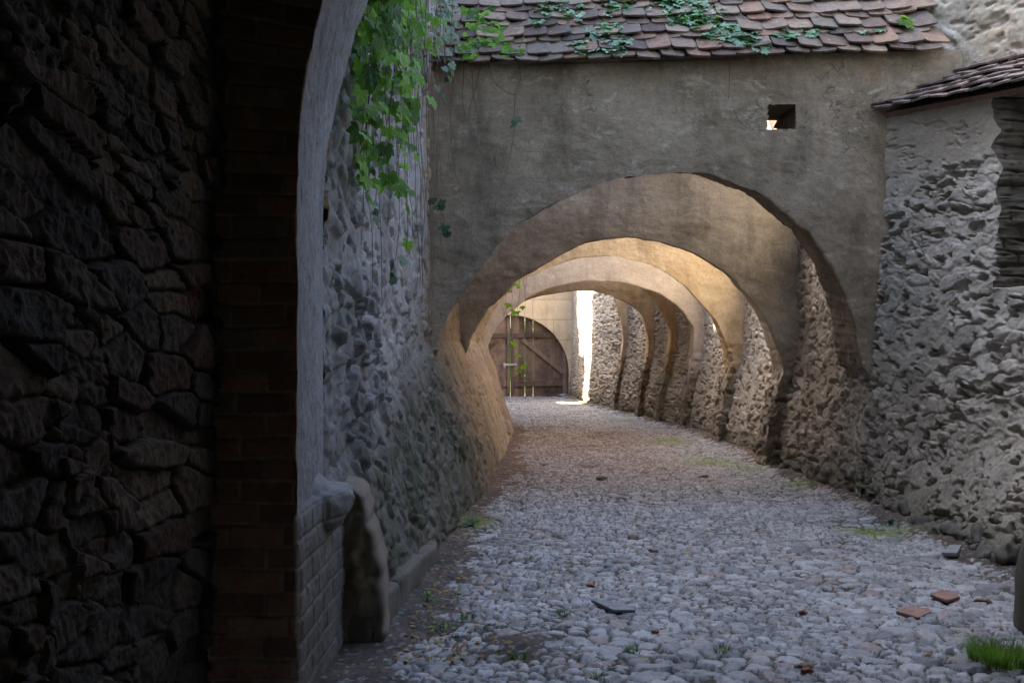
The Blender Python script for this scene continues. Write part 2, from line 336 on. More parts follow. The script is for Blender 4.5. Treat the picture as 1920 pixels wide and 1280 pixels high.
def rubble_fn(u, v, seed, su, sv, amp, cover=0.0, pits=.5, edge=.16):
    """height and masks of rubble part hidden by lime render; u, v in metres"""
    q = P3(u, v)
    wu = .22*su*fbm(q, 3.0, 3, seed+1)+.05*fbm(q, 6, 3, seed+31); wv = .3*su*fbm(q, 2.4, 3, seed+2)+.045*fbm(q, 7, 3, seed+32)
    uw, vw = u+wu*2, v+wv*1.6
    sel = fbm(q, 1.1, 3, seed+50) > -.02
    f1, f2, idr, cu, cv = worley(uw/su, vw/sv, seed)
    g1, g2, idg, gu, gv = worley(uw/(su*.52), vw/(sv*.55), seed+60)
    e = np.where(sel, f2-f1, g2-g1); idr = np.where(sel, idr, idg); cu = np.where(sel, cu, gu); cv = np.where(sel, cv, gv)
    r2 = _h(np.floor(idr*99991), idr*0, idr*0, 3); r3 = _h(np.floor(idr*99991), idr*0+1, idr*0, 4)
    tilt = cu*(r2-.5)*.7+cv*(r3-.5)*.9
    stone = ss(.0, edge+.08, e)*(.15+.85*r3)+tilt*ss(.0, .25, e)
    cov = ss(-.25, .3, fbm(q, 1.0, 5, seed+5, .6)+cover)
    gone = (r2 < .30)
    stone = np.where(gone, .12*ss(0, .3, e), stone)
    rid = 1-2*np.abs(fbm(P3(uw, vw*1.4), 6.5, 4, seed+70, .55))
    pit = ss(.20, .42, fbm(P3(u*.9+wu, v*1.7+wv), 7.5, 4, seed+71, .55)+.12*(pits-.5))*pits
    h = amp*((1-cov*.72)*stone+.08*rid+.45*fbm(q, 4.5, 4, seed+20, .6)-1.35*pit*(1-.2*cov)+.16*fbm(q, 26, 4, seed+21, .65)-.30)+.05*fbm(q, .7, 3, seed+15)
    mask = ss(.05, .13, e)*(1-cov*.9)*np.where(gone, .4, 1)
    return h, mask, idr, cov

# ------------------------------------------------------------------ ground
mb = MB(); S = 900
mb.add([(-S, -S, -.14), (S, -S, -.14), (S, S, -.14), (-S, S, -.14)], [(0, 1, 2, 3)])
tag(mb.build('ground', M['meadow']), kind='structure')
ys = np.concatenate([np.linspace(-4.5, 4.4, 24), geo_y(4.6, 39.5, .0029)])
nx = 700; t = np.linspace(0, 1, nx)
xl = np.interp(ys, [4.4, 5.6], [-1.5, XLb(5.6)-.35]); xl = np.where(ys > 5.6, XLb(np.maximum(ys, 5.6))-.35, xl); xr = np.where(ys < 7, 4.0, XRb(np.maximum(ys, 7))+.3)
Y = np.repeat(ys[:, None], nx, 1); X = xl[:, None]+(xr-xl)[:, None]*t[None]
q = P3(X, Y)
uw = X+.05*fbm(q, 5, 3, 51)+.010*fbm(q, 38, 2, 53); vw = Y+.045*fbm(q, 6, 3, 52)+.010*fbm(q, 38, 2, 54)
f1, f2, idr, cu, cv = worley(uw/.092, vw/.066, 60, 1.0)
g1, g2, idg, gu, gv = worley(uw/.155, vw/.105, 66, 1.0)
big = ss(.05, .2, fbm(q, 1.6, 3, 70)); e = np.where(big > .5, (g2-g1), (f2-f1)); idc = np.where(big > .5, idg, idr)
cu = np.where(big > .5, gu, cu); cv = np.where(big > .5, gv, cv)
r2 = _h(np.floor(idc*99991), idc*0, idc*0, 81); r3 = _h(np.floor(idc*99991), idc*0, idc*0, 82)
dome = ss(.0, .30, e)
tilt = cu*(r2-.5)*1.6+cv*(r3-.35)*1.9
h_st = .032*dome*(.42+.58*r2)+.016*tilt*dome+.010*fbm(q, 20, 4, 90, .6)*dome
p1, p2, pid, _, _ = worley(X/.03+fbm(q, 9, 2, 92), Y/.026, 93, 1.0)
peb = .009*ss(0, .5, p2-p1)*(pid > .55)
dirt_edge = np.clip(1-(X-XLb(np.maximum(Y, 5.6))-.05)/(.5+.35*fbm(P3(X*0, Y), .8, 2, 91)), 0, 1)*.85
dirt_edge = np.maximum(dirt_edge, np.clip(1-(XRb(np.maximum(Y, 7))-X)/.42, 0, 1)*.8)
dirt_edge = np.maximum(dirt_edge, np.clip(1-np.hypot((X-.1)/1.1, (Y-5.6)/1.3), 0, 1)*.55)
mid = np.exp(-((X-1.1)/1.6)**2)*ss(10, 13.5, Y)*ss(30, 21, Y)*.6
dl = .0042+.009*ss(-.1, .55, fbm(q, 1.7, 5, 95))+.034*ss(.2, .9, dirt_edge+.5*fbm(q, 3, 4, 96))+.012*mid+.006*fbm(q, 20, 5, 97, .65)
H = np.maximum(h_st, dl-.004+peb*ss(.02, 0, h_st-dl)); mask = np.maximum(ss(-.002, .003, h_st-dl), .45*(peb > .004)*(pid > .8))
und = .035*fbm(q, .45, 2, 98)+.02*fbm(q, 1.3, 2, 99)
Z = H+und-.012+.05*ss(.35, .0, XRb(np.maximum(Y, 7))-X)
moss = np.zeros_like(X)
for (mx, my, rx, ry) in ((3.30, 9.05, .42, .35), (2.95, 14.9, .55, .7), (3.35, 14.1, .3, .35), (2.9, 18.3, .55, .7), (2.6, 24, .4, .8), (-.35, 9.6, .25, .5), (1.9, 30.8, .5, .8), (3.5, 12.3, .25, .4)):
    moss = np.maximum(moss, np.clip(np.exp(-(((X-mx)/rx)**2+((Y-my)/ry)**2)*2.0)*1.1+.35*fbm(q, 6, 4, 88)*np.exp(-(((X-mx)/rx)**2+((Y-my)/ry)**2)), 0, 1))
litter = np.clip(mid*2.2+.6*ss(.3, .9, dirt_edge)*ss(7, 10, Y), 0, 1)
gnd_z_grid = (ys, xl, xr, Z)
def gz(x, y):
    i = int(np.clip(np.searchsorted(ys, y), 1, len(ys)-1)); tt = (x-xl[i])/(xr[i]-xl[i]); j = int(np.clip(tt*(nx-1), 0, nx-1)); return float(Z[i, j])
road = mesh_arrays('cobbled_path', np.stack([X, Y, Z], -1).reshape(-1, 3), grid_faces(len(ys), nx), M['cobble'], None, dict(tone=idc, mask=mask, aux=litter, moss=moss))
tag(road, kind='structure')

# ------------------------------------------------------------------ long walls
def wall_rows(zs, top): return zs
def lane_wall(name, side, yv, zv, fn, mat, seed, parent, su, sv, amp, ztop, cover, pits, mossf, relief=None, warmf=None, thick=.8):
    Yg = np.repeat(yv[None], len(zv), 0); Zg = np.repeat(zv[:, None], len(yv), 1)
    Xg = fn(Yg, Zg)
    h, mask_, tone, cov = rubble_fn(Yg, Zg+.15*Xg, seed, su, sv, amp, cover(Yg, Zg), pits)
    A = h if relief is None else h*relief(Yg, Zg)
    wm = Yg*0 if warmf is None else warmf(Yg, Zg)
    nrm = grid_normals(np.stack([Xg, Yg, Zg], -1)); 
    if side*nrm[..., 0].mean() > 0: nrm = -nrm       # towards the lane
    G = np.stack([Xg, Yg, Zg], -1)+nrm*A[..., None]
    aux = mossf(Yg, Zg)
    # top and back, so that the wall is a solid
    yb = G[-1:, :, 1]; tt = ztop(yb)
    extra = []
    for f_, dx, zz in ((1, 0.0, tt), (1, side*thick, tt), (1, side*thick, tt*0-.3)):
        e_ = G[-1:].copy(); e_[..., 2] = zz; e_[..., 0] = e_[..., 0]+dx; extra.append(e_)
    # coarse upper rows
    up = []
    z0 = G[-1:, :, 2]
    nu = 14
    for k in range(1, nu+1):
        e_ = G[-1:].copy(); e_[..., 2] = z0+(tt-z0)*k/nu; e_[..., 0] += .05*fbm(P3(e_[..., 1], e_[..., 2]), 1.2, 3, seed+40); up.append(e_)
    G2 = np.concatenate([G]+up+extra[1:], 0); m_ = len(G2)-len(G)
    pad = lambda a, val=0: np.concatenate([a, np.full((m_, a.shape[1]), val)], 0)
    return mesh_arrays(name, G2.reshape(-1, 3), grid_faces(G2.shape[0], G2.shape[1]), mat, parent, dict(tone=pad(tone, .5), mask=pad(mask_), aux=pad(aux), warm=pad(wm)))

lw = empty('lane_wall', (-1.2, 12, 0), 'tall rough grey wall along the left of the lane, swelling into a mossy battered foot', 'wall')
yl = geo_y(5.62, 37, .0026); zl = np.concatenate([np.linspace(-.1, 5.2, 330)])
cov_l = lambda y, z: np.where(z > ZLt(y), .12, -.05)+.25*ss(11, 13, y)
moss_l = lambda y, z: ss(1.35, .75, z/ZLt(y)*1.05)*ss(5.4, 6.6, y)*(ss(12.2, 10.6, y)+.55*ss(1.2, .3, z)*ss(16, 13, y)).clip(0, 1)*.95
def ztop_l(y): return ip(y, [5, 14.2, 14.4, 17.3, 17.5, 23.5, 24.5, 34.3, 34.4, 35.6, 35.7, 37], [14, 14, 9.2, 9.2, 8.4, 8.4, 10.0, 10.0, 3.4, 3.4, 8, 8])  # unseen wall top, steps and gap shaped to cast shade and admit sun
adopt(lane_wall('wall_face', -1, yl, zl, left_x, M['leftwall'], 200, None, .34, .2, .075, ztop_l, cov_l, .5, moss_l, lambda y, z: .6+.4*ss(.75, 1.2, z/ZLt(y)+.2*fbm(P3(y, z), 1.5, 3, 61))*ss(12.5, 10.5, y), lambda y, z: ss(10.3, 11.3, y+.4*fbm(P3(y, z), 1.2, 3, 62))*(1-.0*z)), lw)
bpy.context.view_layer.update()

rw = empty('lane_wall', (4.2, 14, 0), 'pitted grey rubble and render wall along the right of the lane, leaning back as it rises', 'wall')
cov_r = lambda y, z: .1+.25*ss(1.2, 3.2, z)-.3*ss(1.2, .3, z)
moss_r = lambda y, z: ss(.5, .05, z)*.75
yr2 = geo_y(10.72, 37.4, .0024); zr2 = np.linspace(-.1, 4.65, 320)
def ztop_r(y): return ip(y, [10, 12.4, 12.5, 37.4], [4.75, 4.75, 7.4, 6.8])  # unseen upper wall past the first arch, raised to catch and bounce sun
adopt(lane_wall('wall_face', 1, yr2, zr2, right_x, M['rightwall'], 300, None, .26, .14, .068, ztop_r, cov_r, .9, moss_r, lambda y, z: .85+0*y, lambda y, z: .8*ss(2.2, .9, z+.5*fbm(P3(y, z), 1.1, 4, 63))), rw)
# near section with the opening: N1 below the sill, N2 the pier beyond the opening
def near_surface(Yg, Zg, seed=300, mul=None):
    Xg = right_x(Yg, Zg)
    smooth_top = ss(3.3, 3.7, Zg)
    h, mk, tn, cv_ = rubble_fn(Yg*1.25+.0, Zg+.15*Xg, seed, .28, .15, .060, cov_r(Yg, Zg)+.16+smooth_top*1.0, 1.0)
    h = h*(1-.75*smooth_top)
    base = np.stack([Xg, Yg, Zg], -1); n_ = grid_normals(base)
    n_ = np.where(n_[..., :1] > 0, -n_, n_)
    if mul is not None: h = h*mul
    return base+n_*h[..., None], mk*(1-smooth_top), tn
ys1 = np.linspace(4.2, 10.95, 520); zs1 = np.linspace(-.1, 2.25, 230)
Yg = np.repeat(ys1[None], len(zs1), 0); Zg = np.repeat(zs1[:, None], len(ys1), 1)
G, mk, tn = near_surface(Yg, Zg)
ext = []
for k in range(1, 16):
    e_ = G[-1:].copy(); e_[..., 0] += 1.0*k/15; e_[..., 2] += .04*vn(P3(e_[..., 1]*4, e_[..., 0]*4), 5)-.02*ss(0, 3, k); ext.append(e_)
G2 = np.concatenate([G]+ext, 0); pad = lambda a, v: np.concatenate([a, np.full((15, a.shape[1]), v)], 0)
adopt(mesh_arrays('wall_face', G2.reshape(-1, 3), grid_faces(*G2.shape[:2]), M['rightwall'], None, dict(tone=pad(tn, .5), mask=pad(mk, 0), aux=pad(moss_r(Yg, Zg), 0), warm=pad(np.clip(.8*ss(2.2, .9, Zg+.5*fbm(P3(Yg, Zg), 1.1, 4, 63)), 0, 1), .3))), rw)
zs2 = np.linspace(2.2, 4.14, 210); tcol = np.linspace(0, 1, 170)
ye = 9.3+.44*(zs2-2.25)/1.85+.035*vn(P3(zs2*5, zs2*0), 8)+.02*vn(P3(zs2*14, zs2*0), 9)
Yg = ye[:, None]+(10.95-ye)[:, None]*tcol[None]; Zg = np.repeat(zs2[:, None], 170, 1)
G, mk, tn = near_surface(Yg, Zg)
nrev = 50; ext = []
for k in range(nrev, 0, -1):
    e_ = G[:, :1].copy(); e_[..., 0] += 1.1*k/nrev; u = e_[..., 0]; v = e_[..., 2]
    vv_ = v/.13+.6*fbm(P3(u, v), 2.5, 3, 4); row = np.floor(vv_); fr = vv_-row
    e_[..., 1] -= (.05*_h(row, np.floor(u/.28+row*.37), row*0, 77)+.01)*ss(0, .2, fr)*ss(1, .85, fr)*ss(0, .12, u/.28+row*.37-np.floor(u/.28+row*.37))*min(1, k/4)-.05*fbm(P3(u, v), 7, 5, 44, .65); ext.append(e_)
G2 = np.concatenate(ext+[G], 1); padc = lambda a, v: np.concatenate([np.full((a.shape[0], nrev), v), a], 1)
tone2 = padc(tn, .5); rows = np.floor(np.repeat(zs2[:, None], nrev, 1)/.14); tone2[:, :nrev] = _h(rows, rows*0, rows*0, 5)
adopt(mesh_arrays('pier_face', G.reshape(-1, 3), grid_faces(*G.shape[:2]), M['rightwall'], None, dict(tone=tn, mask=mk, aux=tn*0, warm=ss(3.3, 3.8, Zg)*.8)), rw)
GR = G2[:, :nrev+1]; tR = np.concatenate([tone2[:, :nrev], tone2[:, nrev-1:nrev]], 1)
adopt(mesh_arrays('opening_reveal', GR.reshape(-1, 3), grid_faces(*GR.shape[:2]), M['reveal'], None, dict(tone=tR, mask=tR*0+.8, aux=tR*0)), rw)
# dark back of the opening, and lintel slab
mb = MB(); mb.box((6.5, 8.3, 3.2), (.3, 1.6, 1.15)); mb.box((6.1, 6.8, 3.2), (.7, .25, 1.15)); adopt(mb.build('recess_back', M['darkstone']), rw)
# masses of the wall behind the faces (what the plan needs to be solid)
mb = MB(); mb.box((5.35, 6.0, 1.0), (.45, 1.85, 1.1)); adopt(mb.build('wall_core', M['darkstone']), rw)

# ------------------------------------------------------------------ tiled roofs
def tile_roof(name, mat, o, du, dn, nrm, ncol, nrow, wt, expo, pair, parent, seed, length=.42, thick=.022, irr=1.0):
    """o eave corner, du along the eave, dn up the slope, nrm outward; rows of round-tailed plain tiles laid in pairs"""
    rr = random.Random(seed); V = []; Fc = []; T = []
    o, du, dn, nrm = [np.array(a, float) for a in (o, du, dn, nrm)]; du /= np.linalg.norm(du); dn /= np.linalg.norm(dn); nrm /= np.linalg.norm(nrm)
    prof = [(-.5, .16), (-.48, .085), (-.40, .035), (-.25, .008), (0, 0), (.25, .008), (.40, .035), (.48, .085), (.5, .16), (.5, 1), (-.5, 1)]
    lev = 0
    for r in range(nrow):
        for half in (0, 1):
            base = r*expo+(pair if half else 0); off = (.5 if half else 0)*wt+rr.uniform(-.03, .03)*irr
            for c in range(ncol+1):
                u0 = c*wt+off+rr.uniform(-.007, .007)*irr; s0 = base+rr.uniform(-.016, .016)*irr; a = rr.uniform(-.03, .03)*irr; tw = rr.uniform(-.007, .007)*irr; tn_ = rr.random()
                lift = rr.uniform(0, .012)*irr+.004; ww = wt*rr.uniform(.955, .99); L = length
                if rr.random() < .02*irr: s0 += .05; a += rr.uniform(-.12, .12)
                b = len(V); k = len(prof)
                for top in (1, 0):
                    for (pu, pv) in prof:
                        uu = pu*ww; vv = pv*L
                        uu, vv = uu*math.cos(a)-vv*math.sin(a), uu*math.sin(a)+vv*math.cos(a)
                        # tail rides on the tiles below, head goes under the next course
                        hh = (.050+half*.026)*(1-pv)+lift+tw*pu*4+.008*(1-(2*pu)**2)+(thick if top else 0)
                        V.append(o+du*(u0+uu)+dn*(s0+vv)+nrm*hh); T.append(tn_)
                Fc.append(tuple(b+i for i in range(k))); Fc.append(tuple(b+k+i for i in range(k))[::-1])
                for i in range(k): Fc.append((b+i, b+k+i, b+k+(i+1) % k, b+(i+1) % k))
    me = bpy.data.meshes.new(name); me.from_pydata([tuple(v) for v in V], [], Fc); me.update(); me.materials.append(mat)
    at = me.attributes.new('tone', 'FLOAT', 'POINT'); at.data.foreach_set('value', np.array(T, dtype=np.float32))
    ob = bpy.data.objects.new(name, me); C.objects.link(ob); adopt(ob, parent) if parent else None
    return ob
# lean-to roof over the right wall
dE = np.array([.662, -.749, 0]); pn = np.array([.749, .662, 0]); upv = pn*.84+np.array([0, 0, .49]); upv /= np.linalg.norm(upv)
nr_ = np.cross(dE, upv); nr_ = nr_ if nr_[2] > 0 else -nr_
bpy.context.view_layer.update()
eave0 = np.array([3.66, 10.73, 4.15])
rf = tile_roof('roof', M['tile2'], eave0-dE*.05, dE, upv, nr_, 15, 3, .20, .33, .09, rw, 5)
mb = MB(); a0 = eave0+pn*.1+np.array([0, 0, .03]); 
mb.add([tuple(a0), tuple(a0+dE*3.4), tuple(a0+dE*3.4+upv*1.15), tuple(a0+upv*1.15), tuple(a0-nr_*.06), tuple(a0+dE*3.4-nr_*.06), tuple(a0+dE*3.4+upv*1.15-nr_*.06), tuple(a0+upv*1.15-nr_*.06)],
       [(0, 1, 2, 3), (4, 7, 6, 5), (0, 4, 5, 1), (1, 5, 6, 2), (2, 6, 7, 3), (3, 7, 4, 0)])
adopt(mb.build('roof_boards', M['wooddark']), rw)
# tall pale house wall above the lean-to
hw = empty('house_wall', (5.2, 10.4, 4.3), 'tall pale cream plastered wall rising above the small lean-to roof at upper right', 'wall')
pts = [(4.56, 30.0), (4.56, 11.02), (4.56+.662*4.5, 11.02-.749*4.5)]
uu = np.linspace(-.12, 4.5, 260); zz = np.linspace(4.0, 8.5, 260)
U, Zq = np.meshgrid(uu, zz); base = np.stack([4.56+.662*U, 11.02-.749*U, Zq], -1)
h, mk, tn, cv_ = rubble_fn(U, Zq, 410, .5, .3, .06, .35, .5)
base += h[..., None]*np.array([-.749, -.662, 0])
ext = base[:, :1].copy(); ext2 = ext+np.array([.9, 1.2, 0])
G2 = np.concatenate([ext2, base], 1)
bpy.context.view_layer.update()
top = G2[-1:]+np.array([.5, .45, 0]); G2 = np.concatenate([G2, top, top*np.array([1, 1, 0])+np.array([0, 0, 4.0])], 0)
adopt(mesh_arrays('wall_face', G2.reshape(-1, 3), grid_faces(*G2.shape[:2]), M['pale'], None), hw)

# ------------------------------------------------------------------ buttress arches
def dense(pts, n):
    pts = np.array(pts, float)
    # Catmull-Rom through the points, then resample by length
    P = np.vstack([2*pts[0]-pts[1], pts, 2*pts[-1]-pts[-2]]); out = []
    for i in range(1, len(P)-2):
        t_ = np.linspace(0, 1, 24, endpoint=False)[:, None]
        a, b, c, d = P[i-1], P[i], P[i+1], P[i+2]
        out.append(.5*((2*b)+(-a+c)*t_+(2*a-5*b+4*c-d)*t_**2+(-a+3*b-3*c+d)*t_**3))
    out = np.vstack(out+[pts[-1:]]); s = np.r_[0, np.cumsum(np.linalg.norm(np.diff(out, axis=0), axis=1))]
    return np.stack([np.interp(np.linspace(0, s[-1], n), s, out[:, k]) for k in range(2)], 1)
def arch(y0, k, px, thick, H, mat, label, seed, n=420, nf=110, ni=26, legL=None, legR=None, hole=None, amp=.014, XL=None, XR=None, roofrows=3, edge=.012):
    Yc = lambda x: (y0+1.5*k)/(1+k*(x-960)/F)
    cur = []
    for (x, y) in px:
        Yq = Yc(x); cur.append(((x-960)/F*Yq, EYE-(y-660)/F*Yq))
    if legR is None:
        rx = lambda z: float(right_x(np.array(y0), np.array(float(z))))-.17
        m_ = len(cur)//2; cur = [c for j, c in enumerate(cur) if j < m_ or c[1] > 1.78]+[(rx(z), z) for z in (1.45, 1.1, .75, .4, .15)]+[(rx(0), -.1)]
    else: cur = cur+[(legR[0], .9), (legR[1], -.1)]
    cur = [(legL[1], -.1), (legL[0], .9)]+cur
    cin = dense(cur, n)
    cin += .45*edge*np.stack([vn(P3(np.arange(n)*.55, np.zeros(n)+seed), 3), vn(P3(np.arange(n)*.55, np.zeros(n)+seed), 4)], 1)
    cin += edge*np.stack([vn(P3(np.arange(n)*.13, np.zeros(n)+seed), 1), vn(P3(np.arange(n)*.13, np.zeros(n)+seed), 2)], 1)
    XL = XLu(y0)-.45 if XL is None else XL; XR = XRu(y0)+.45 if XR is None else XR
    xc = (XL+XR)/2; zc = 1.3
    out = np.zeros_like(cin)
    for i, (x, z) in enumerate(cin):
        dx, dz = x-xc, z-zc
        if z <= zc: out[i] = (XL if dx < 0 else XR, z)
        else:
            s_ = min((XL-xc)/dx if dx < 0 else ((XR-xc)/dx if dx > 0 else 9e9), (H-zc)/dz); out[i] = (xc+dx*s_, zc+dz*s_)
    f = np.linspace(0, 1, nf)**1.15
    tt_ = (cin[:, 0]-cin[:, 0].min())/(np.ptp(cin[:, 0])); up_ = ss(1.2, 2.6, cin[:, 1])
    spl = np.stack([-(.09*ss(.5, .1, tt_))*ss(.6, 1.4, cin[:, 1])+.03*ss(.6, .9, tt_)*up_, .175*thick*up_], 1)
    fr = np.array([out+(cin-out)*a for a in f])           # front, from outside to the arris
    rows3 = [np.stack([r[:, 0], y0-k*(r[:, 0]-1.5), r[:, 1]], 1) for r in fr]
    for j in range(1, ni):
        r = cin; f_ = j/(ni-1); rows3.append(np.stack([r[:, 0]+f_*spl[:, 0], y0-k*(r[:, 0]-1.5)+thick*f_, r[:, 1]+f_*spl[:, 1]], 1))
    for a in np.linspace(1, 0, 14)[1:]:
        r = out+(cin+spl-out)*a; rows3.append(np.stack([r[:, 0], y0-k*(r[:, 0]-1.5)+thick, r[:, 1]], 1))
    r = out; rows3.append(np.stack([r[:, 0], y0-k*(r[:, 0]-1.5), r[:, 1]], 1))
    G = np.array(rows3); nrm = grid_normals(G)
    if nrm[nf//2, :, 1].mean() > 0: nrm = -nrm
    p = G*1.0
    h = amp*(1.3*fbm(p*np.array([1, 1, 1.7]), 2.6, 5, seed, .55)+1.0*fbm(p, .8, 2, seed+3)*1.6)+.006*fbm(p, 11, 3, seed+5)
    lowz = ss(2.0, 1.1, p[..., 2]); hr, _m, _t, _c = rubble_fn(p[..., 0]+p[..., 1], p[..., 2], 310, .24, .15, .07, .0, .9); h = h+(hr*.9-.0)*lowz
    wgt = np.ones(len(G)); wgt[0] = wgt[-1] = 0
    G = G+nrm*(h*wgt[:, None])[..., None]
    Fq = grid_faces(*G.shape[:2])
    root = empty('buttress_arch', ((XL+XR)/2, y0, 0), label, 'arch', 'buttress arches across the lane'); bpy.context.view_layer.update()
    V = G.reshape(-1, 3)
    if hole:
        cz = V[Fq].mean(1); keep = ~((cz[:, 0] > hole[0]) & (cz[:, 0] < hole[1]) & (cz[:, 2] > hole[2]) & (cz[:, 2] < hole[3]))
        Fq = Fq[keep]
    adopt(mesh_arrays('masonry', V, Fq, mat, None, dict(low=ss(1.75, .9, V[:, 2]+.3*fbm(V, 1.5, 3, 9))*(V[:, 0] > 1))), root)
    if hole:
        x0, x1, z0, z1 = hole; mb = MB(); ya = y0-k*((x0+x1)/2-1.5)-.0; yb = ya+thick
        g = .012
        a, b = ya+.012, yb-.012
        vs = [(x0-g, a, z0-g), (x1+g, a, z0-g), (x1+g, a, z1+g), (x0-g, a, z1+g), (x0-g, b, z0-g), (x1+g, b, z0-g), (x1+g, b, z1+g), (x0-g, b, z1+g)]
        mb.add(vs, [(0, 1, 5, 4), (1, 2, 6, 5), (2, 3, 7, 6), (3, 0, 4, 7)])
        adopt(mb.build('putlog_hole', M['arch1']), root)
    return root, (XL, XR, y0, k, H, thick)
A1px = [(822, 640), (838, 603), (862, 560), (900, 503), (940, 455), (980, 418), (1040, 382), (1110, 352), (1175, 335), (1245, 327), (1287, 325), (1330, 329), (1380, 345), (1430, 366), (1480, 405), (1530, 455), (1567, 512), (1592, 570), (1603, 605), (1614, 670)]
A2px = [(871, 700), (875, 657), (884, 630), (909, 588), (930, 566), (967, 529), (999, 508), (1030, 490), (1057, 475), (1082, 462), (1105, 454), (1145, 448), (1180, 445), (1230, 452), (1262, 460), (1300, 475), (1335, 495), (1370, 520), (1395, 545), (1425, 582), (1445, 620), (1462, 657), (1468, 700)]
A3px = [(893, 680), (898, 640), (915, 603), (940, 563), (978, 527), (1024, 506), (1082, 484), (1113, 481), (1145, 481), (1180, 486), (1217, 497), (1255, 515), (1285, 540), (1310, 565), (1330, 587), (1350, 617), (1366, 663), (1368, 700)]
A4px = [(911, 670), (915, 648), (930, 618), (955, 588), (988, 560), (1020, 543), (1071, 531), (1113, 527), (1155, 529), (1180, 532), (1210, 542), (1245, 555), (1275, 577), (1292, 600), (1301, 622), (1302, 690)]
A5px = [(905, 670), (912, 640), (930, 604), (960, 568), (1000, 545), (1050, 530), (1100, 524), (1150, 524), (1180, 529), (1205, 542), (1229, 569), (1246, 598), (1257, 628), (1259, 690)]
A6px = [(905, 670), (913, 640), (930, 612), (950, 588), (966, 576), (988, 563), (1028, 552), (1080, 545), (1103, 546), (1135, 551), (1158, 560), (1180, 571), (1199, 586), (1211, 610), (1215, 640), (1215, 690)]
A7px = [(900, 670), (910, 630), (935, 590), (975, 555), (1030, 538), (1080, 533), (1120, 536), (1143, 548), (1155, 567), (1163, 595), (1168, 640), (1168, 690)]
specs = [
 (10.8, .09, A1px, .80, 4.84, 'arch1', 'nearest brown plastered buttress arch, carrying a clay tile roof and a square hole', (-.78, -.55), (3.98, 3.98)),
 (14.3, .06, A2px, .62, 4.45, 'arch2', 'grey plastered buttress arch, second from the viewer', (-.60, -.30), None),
 (18.0, .03, A3px, .60, 4.30, 'arch3', 'buttress arch coloured with warm glow, framed by the grey second arch', (-.52, -.20), None),
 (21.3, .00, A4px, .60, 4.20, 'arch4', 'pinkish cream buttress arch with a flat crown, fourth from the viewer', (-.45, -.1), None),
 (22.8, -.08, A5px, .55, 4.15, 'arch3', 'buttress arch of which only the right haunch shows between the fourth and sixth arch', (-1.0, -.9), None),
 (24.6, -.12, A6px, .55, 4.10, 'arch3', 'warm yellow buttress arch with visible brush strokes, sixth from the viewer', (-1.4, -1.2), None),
 (27.2, -.16, A7px, .55, 4.10, 'arch3', 'farthest buttress arch, its right leg just before the sunlit strip of wall', (-1.8, -1.6), None),
]
roofs = []
for i, (y0, k, px, th, H, mt, lab, lL, lR) in enumerate(specs):
    hole = None
    if i == 0:
        a = pix(1443, 240, 10.6); b = pix(1495, 193, 10.6); hole = (a[0], b[0], a[2], b[2])
    near = i == 0
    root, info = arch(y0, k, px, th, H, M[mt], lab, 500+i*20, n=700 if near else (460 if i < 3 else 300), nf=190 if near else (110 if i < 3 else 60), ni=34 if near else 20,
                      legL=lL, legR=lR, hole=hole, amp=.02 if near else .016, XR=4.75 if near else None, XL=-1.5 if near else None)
    XL, XR, y0, k, H, th = info
    pitch = rad(48); d_u = np.array([1, -k, 0]); d_n = np.array([0, math.cos(pitch), math.sin(pitch)]); nm = np.array([0, -math.sin(pitch), math.cos(pitch)])
    x0 = -1.15 if near else XL; x1 = 4.40 if near else XR
    o = (x0, y0-k*(x0-1.5)-(.14 if near else .1), H-.10)
    tile_roof('roof', M['tile'], o, d_u, d_n, nm, int((x1-x0)/.262), 4 if near else 2, .262, .345, .10, root, 30+i, length=.46, irr=1.5)
    # roof body: ridge prism of rough masonry under the tiles
    hh = 1.45 if near else .7
    dpt = th+.0
    mb = MB(); L = [(x0+.02, y0-k*(x0-1.5)), (x1, y0-k*(x1-1.5))]; vs = []
    for (xx, yy) in L: vs += [(xx, yy+.0, H-.04), (xx, yy+hh/math.tan(pitch), H-.04+hh), (xx, yy+2*hh/math.tan(pitch)-.0, H-.04)]
    mb.add(vs, [(0, 2, 1), (3, 4, 5), (0, 1, 4, 3), (1, 2, 5, 4), (2, 0, 3, 5)])
    adopt(mb.build('roof_core', M['wooddark'] if False else M['darkstone']), root)

# red brick scrap showing in the first arch, right haunch
a = pix(1593, 346, 10.62)
def lump(name, c, r, mat, parent=None, seed=0, n=14, flat=.25):
    th_ = np.linspace(0, math.pi, n); ph = np.linspace(0, 2*math.pi, 2*n)
    T_, P_ = np.meshgrid(th_, ph, indexing='ij'); d = np.stack([np.sin(T_)*np.cos(P_), np.sin(T_)*np.sin(P_), np.cos(T_)], -1)
    q_ = d*1.3+seed*7.7; dd = 1+flat*fbm(q_, 1.2, 4, seed)
    V = np.array(c)+d*dd[..., None]*np.array(r)
    V[:, -1] = V[:, 0]
    nn = V.shape[0]*V.shape[1]
    return mesh_arrays(name, V.reshape(-1, 3), grid_faces(*V.shape[:2]), mat, parent, dict(tone=np.full(nn, (seed*.37) % 1), mask=np.full(nn, .4), aux=np.zeros(nn)))
r1 = [o for o in C.objects if o.name.startswith('buttress_arch')][0]
adopt(lump('brick_scrap', (a[0], a[1]+.035, a[2]), (.055, .05, .075), M['brickbit'], None, 3, flat=.6), r1)

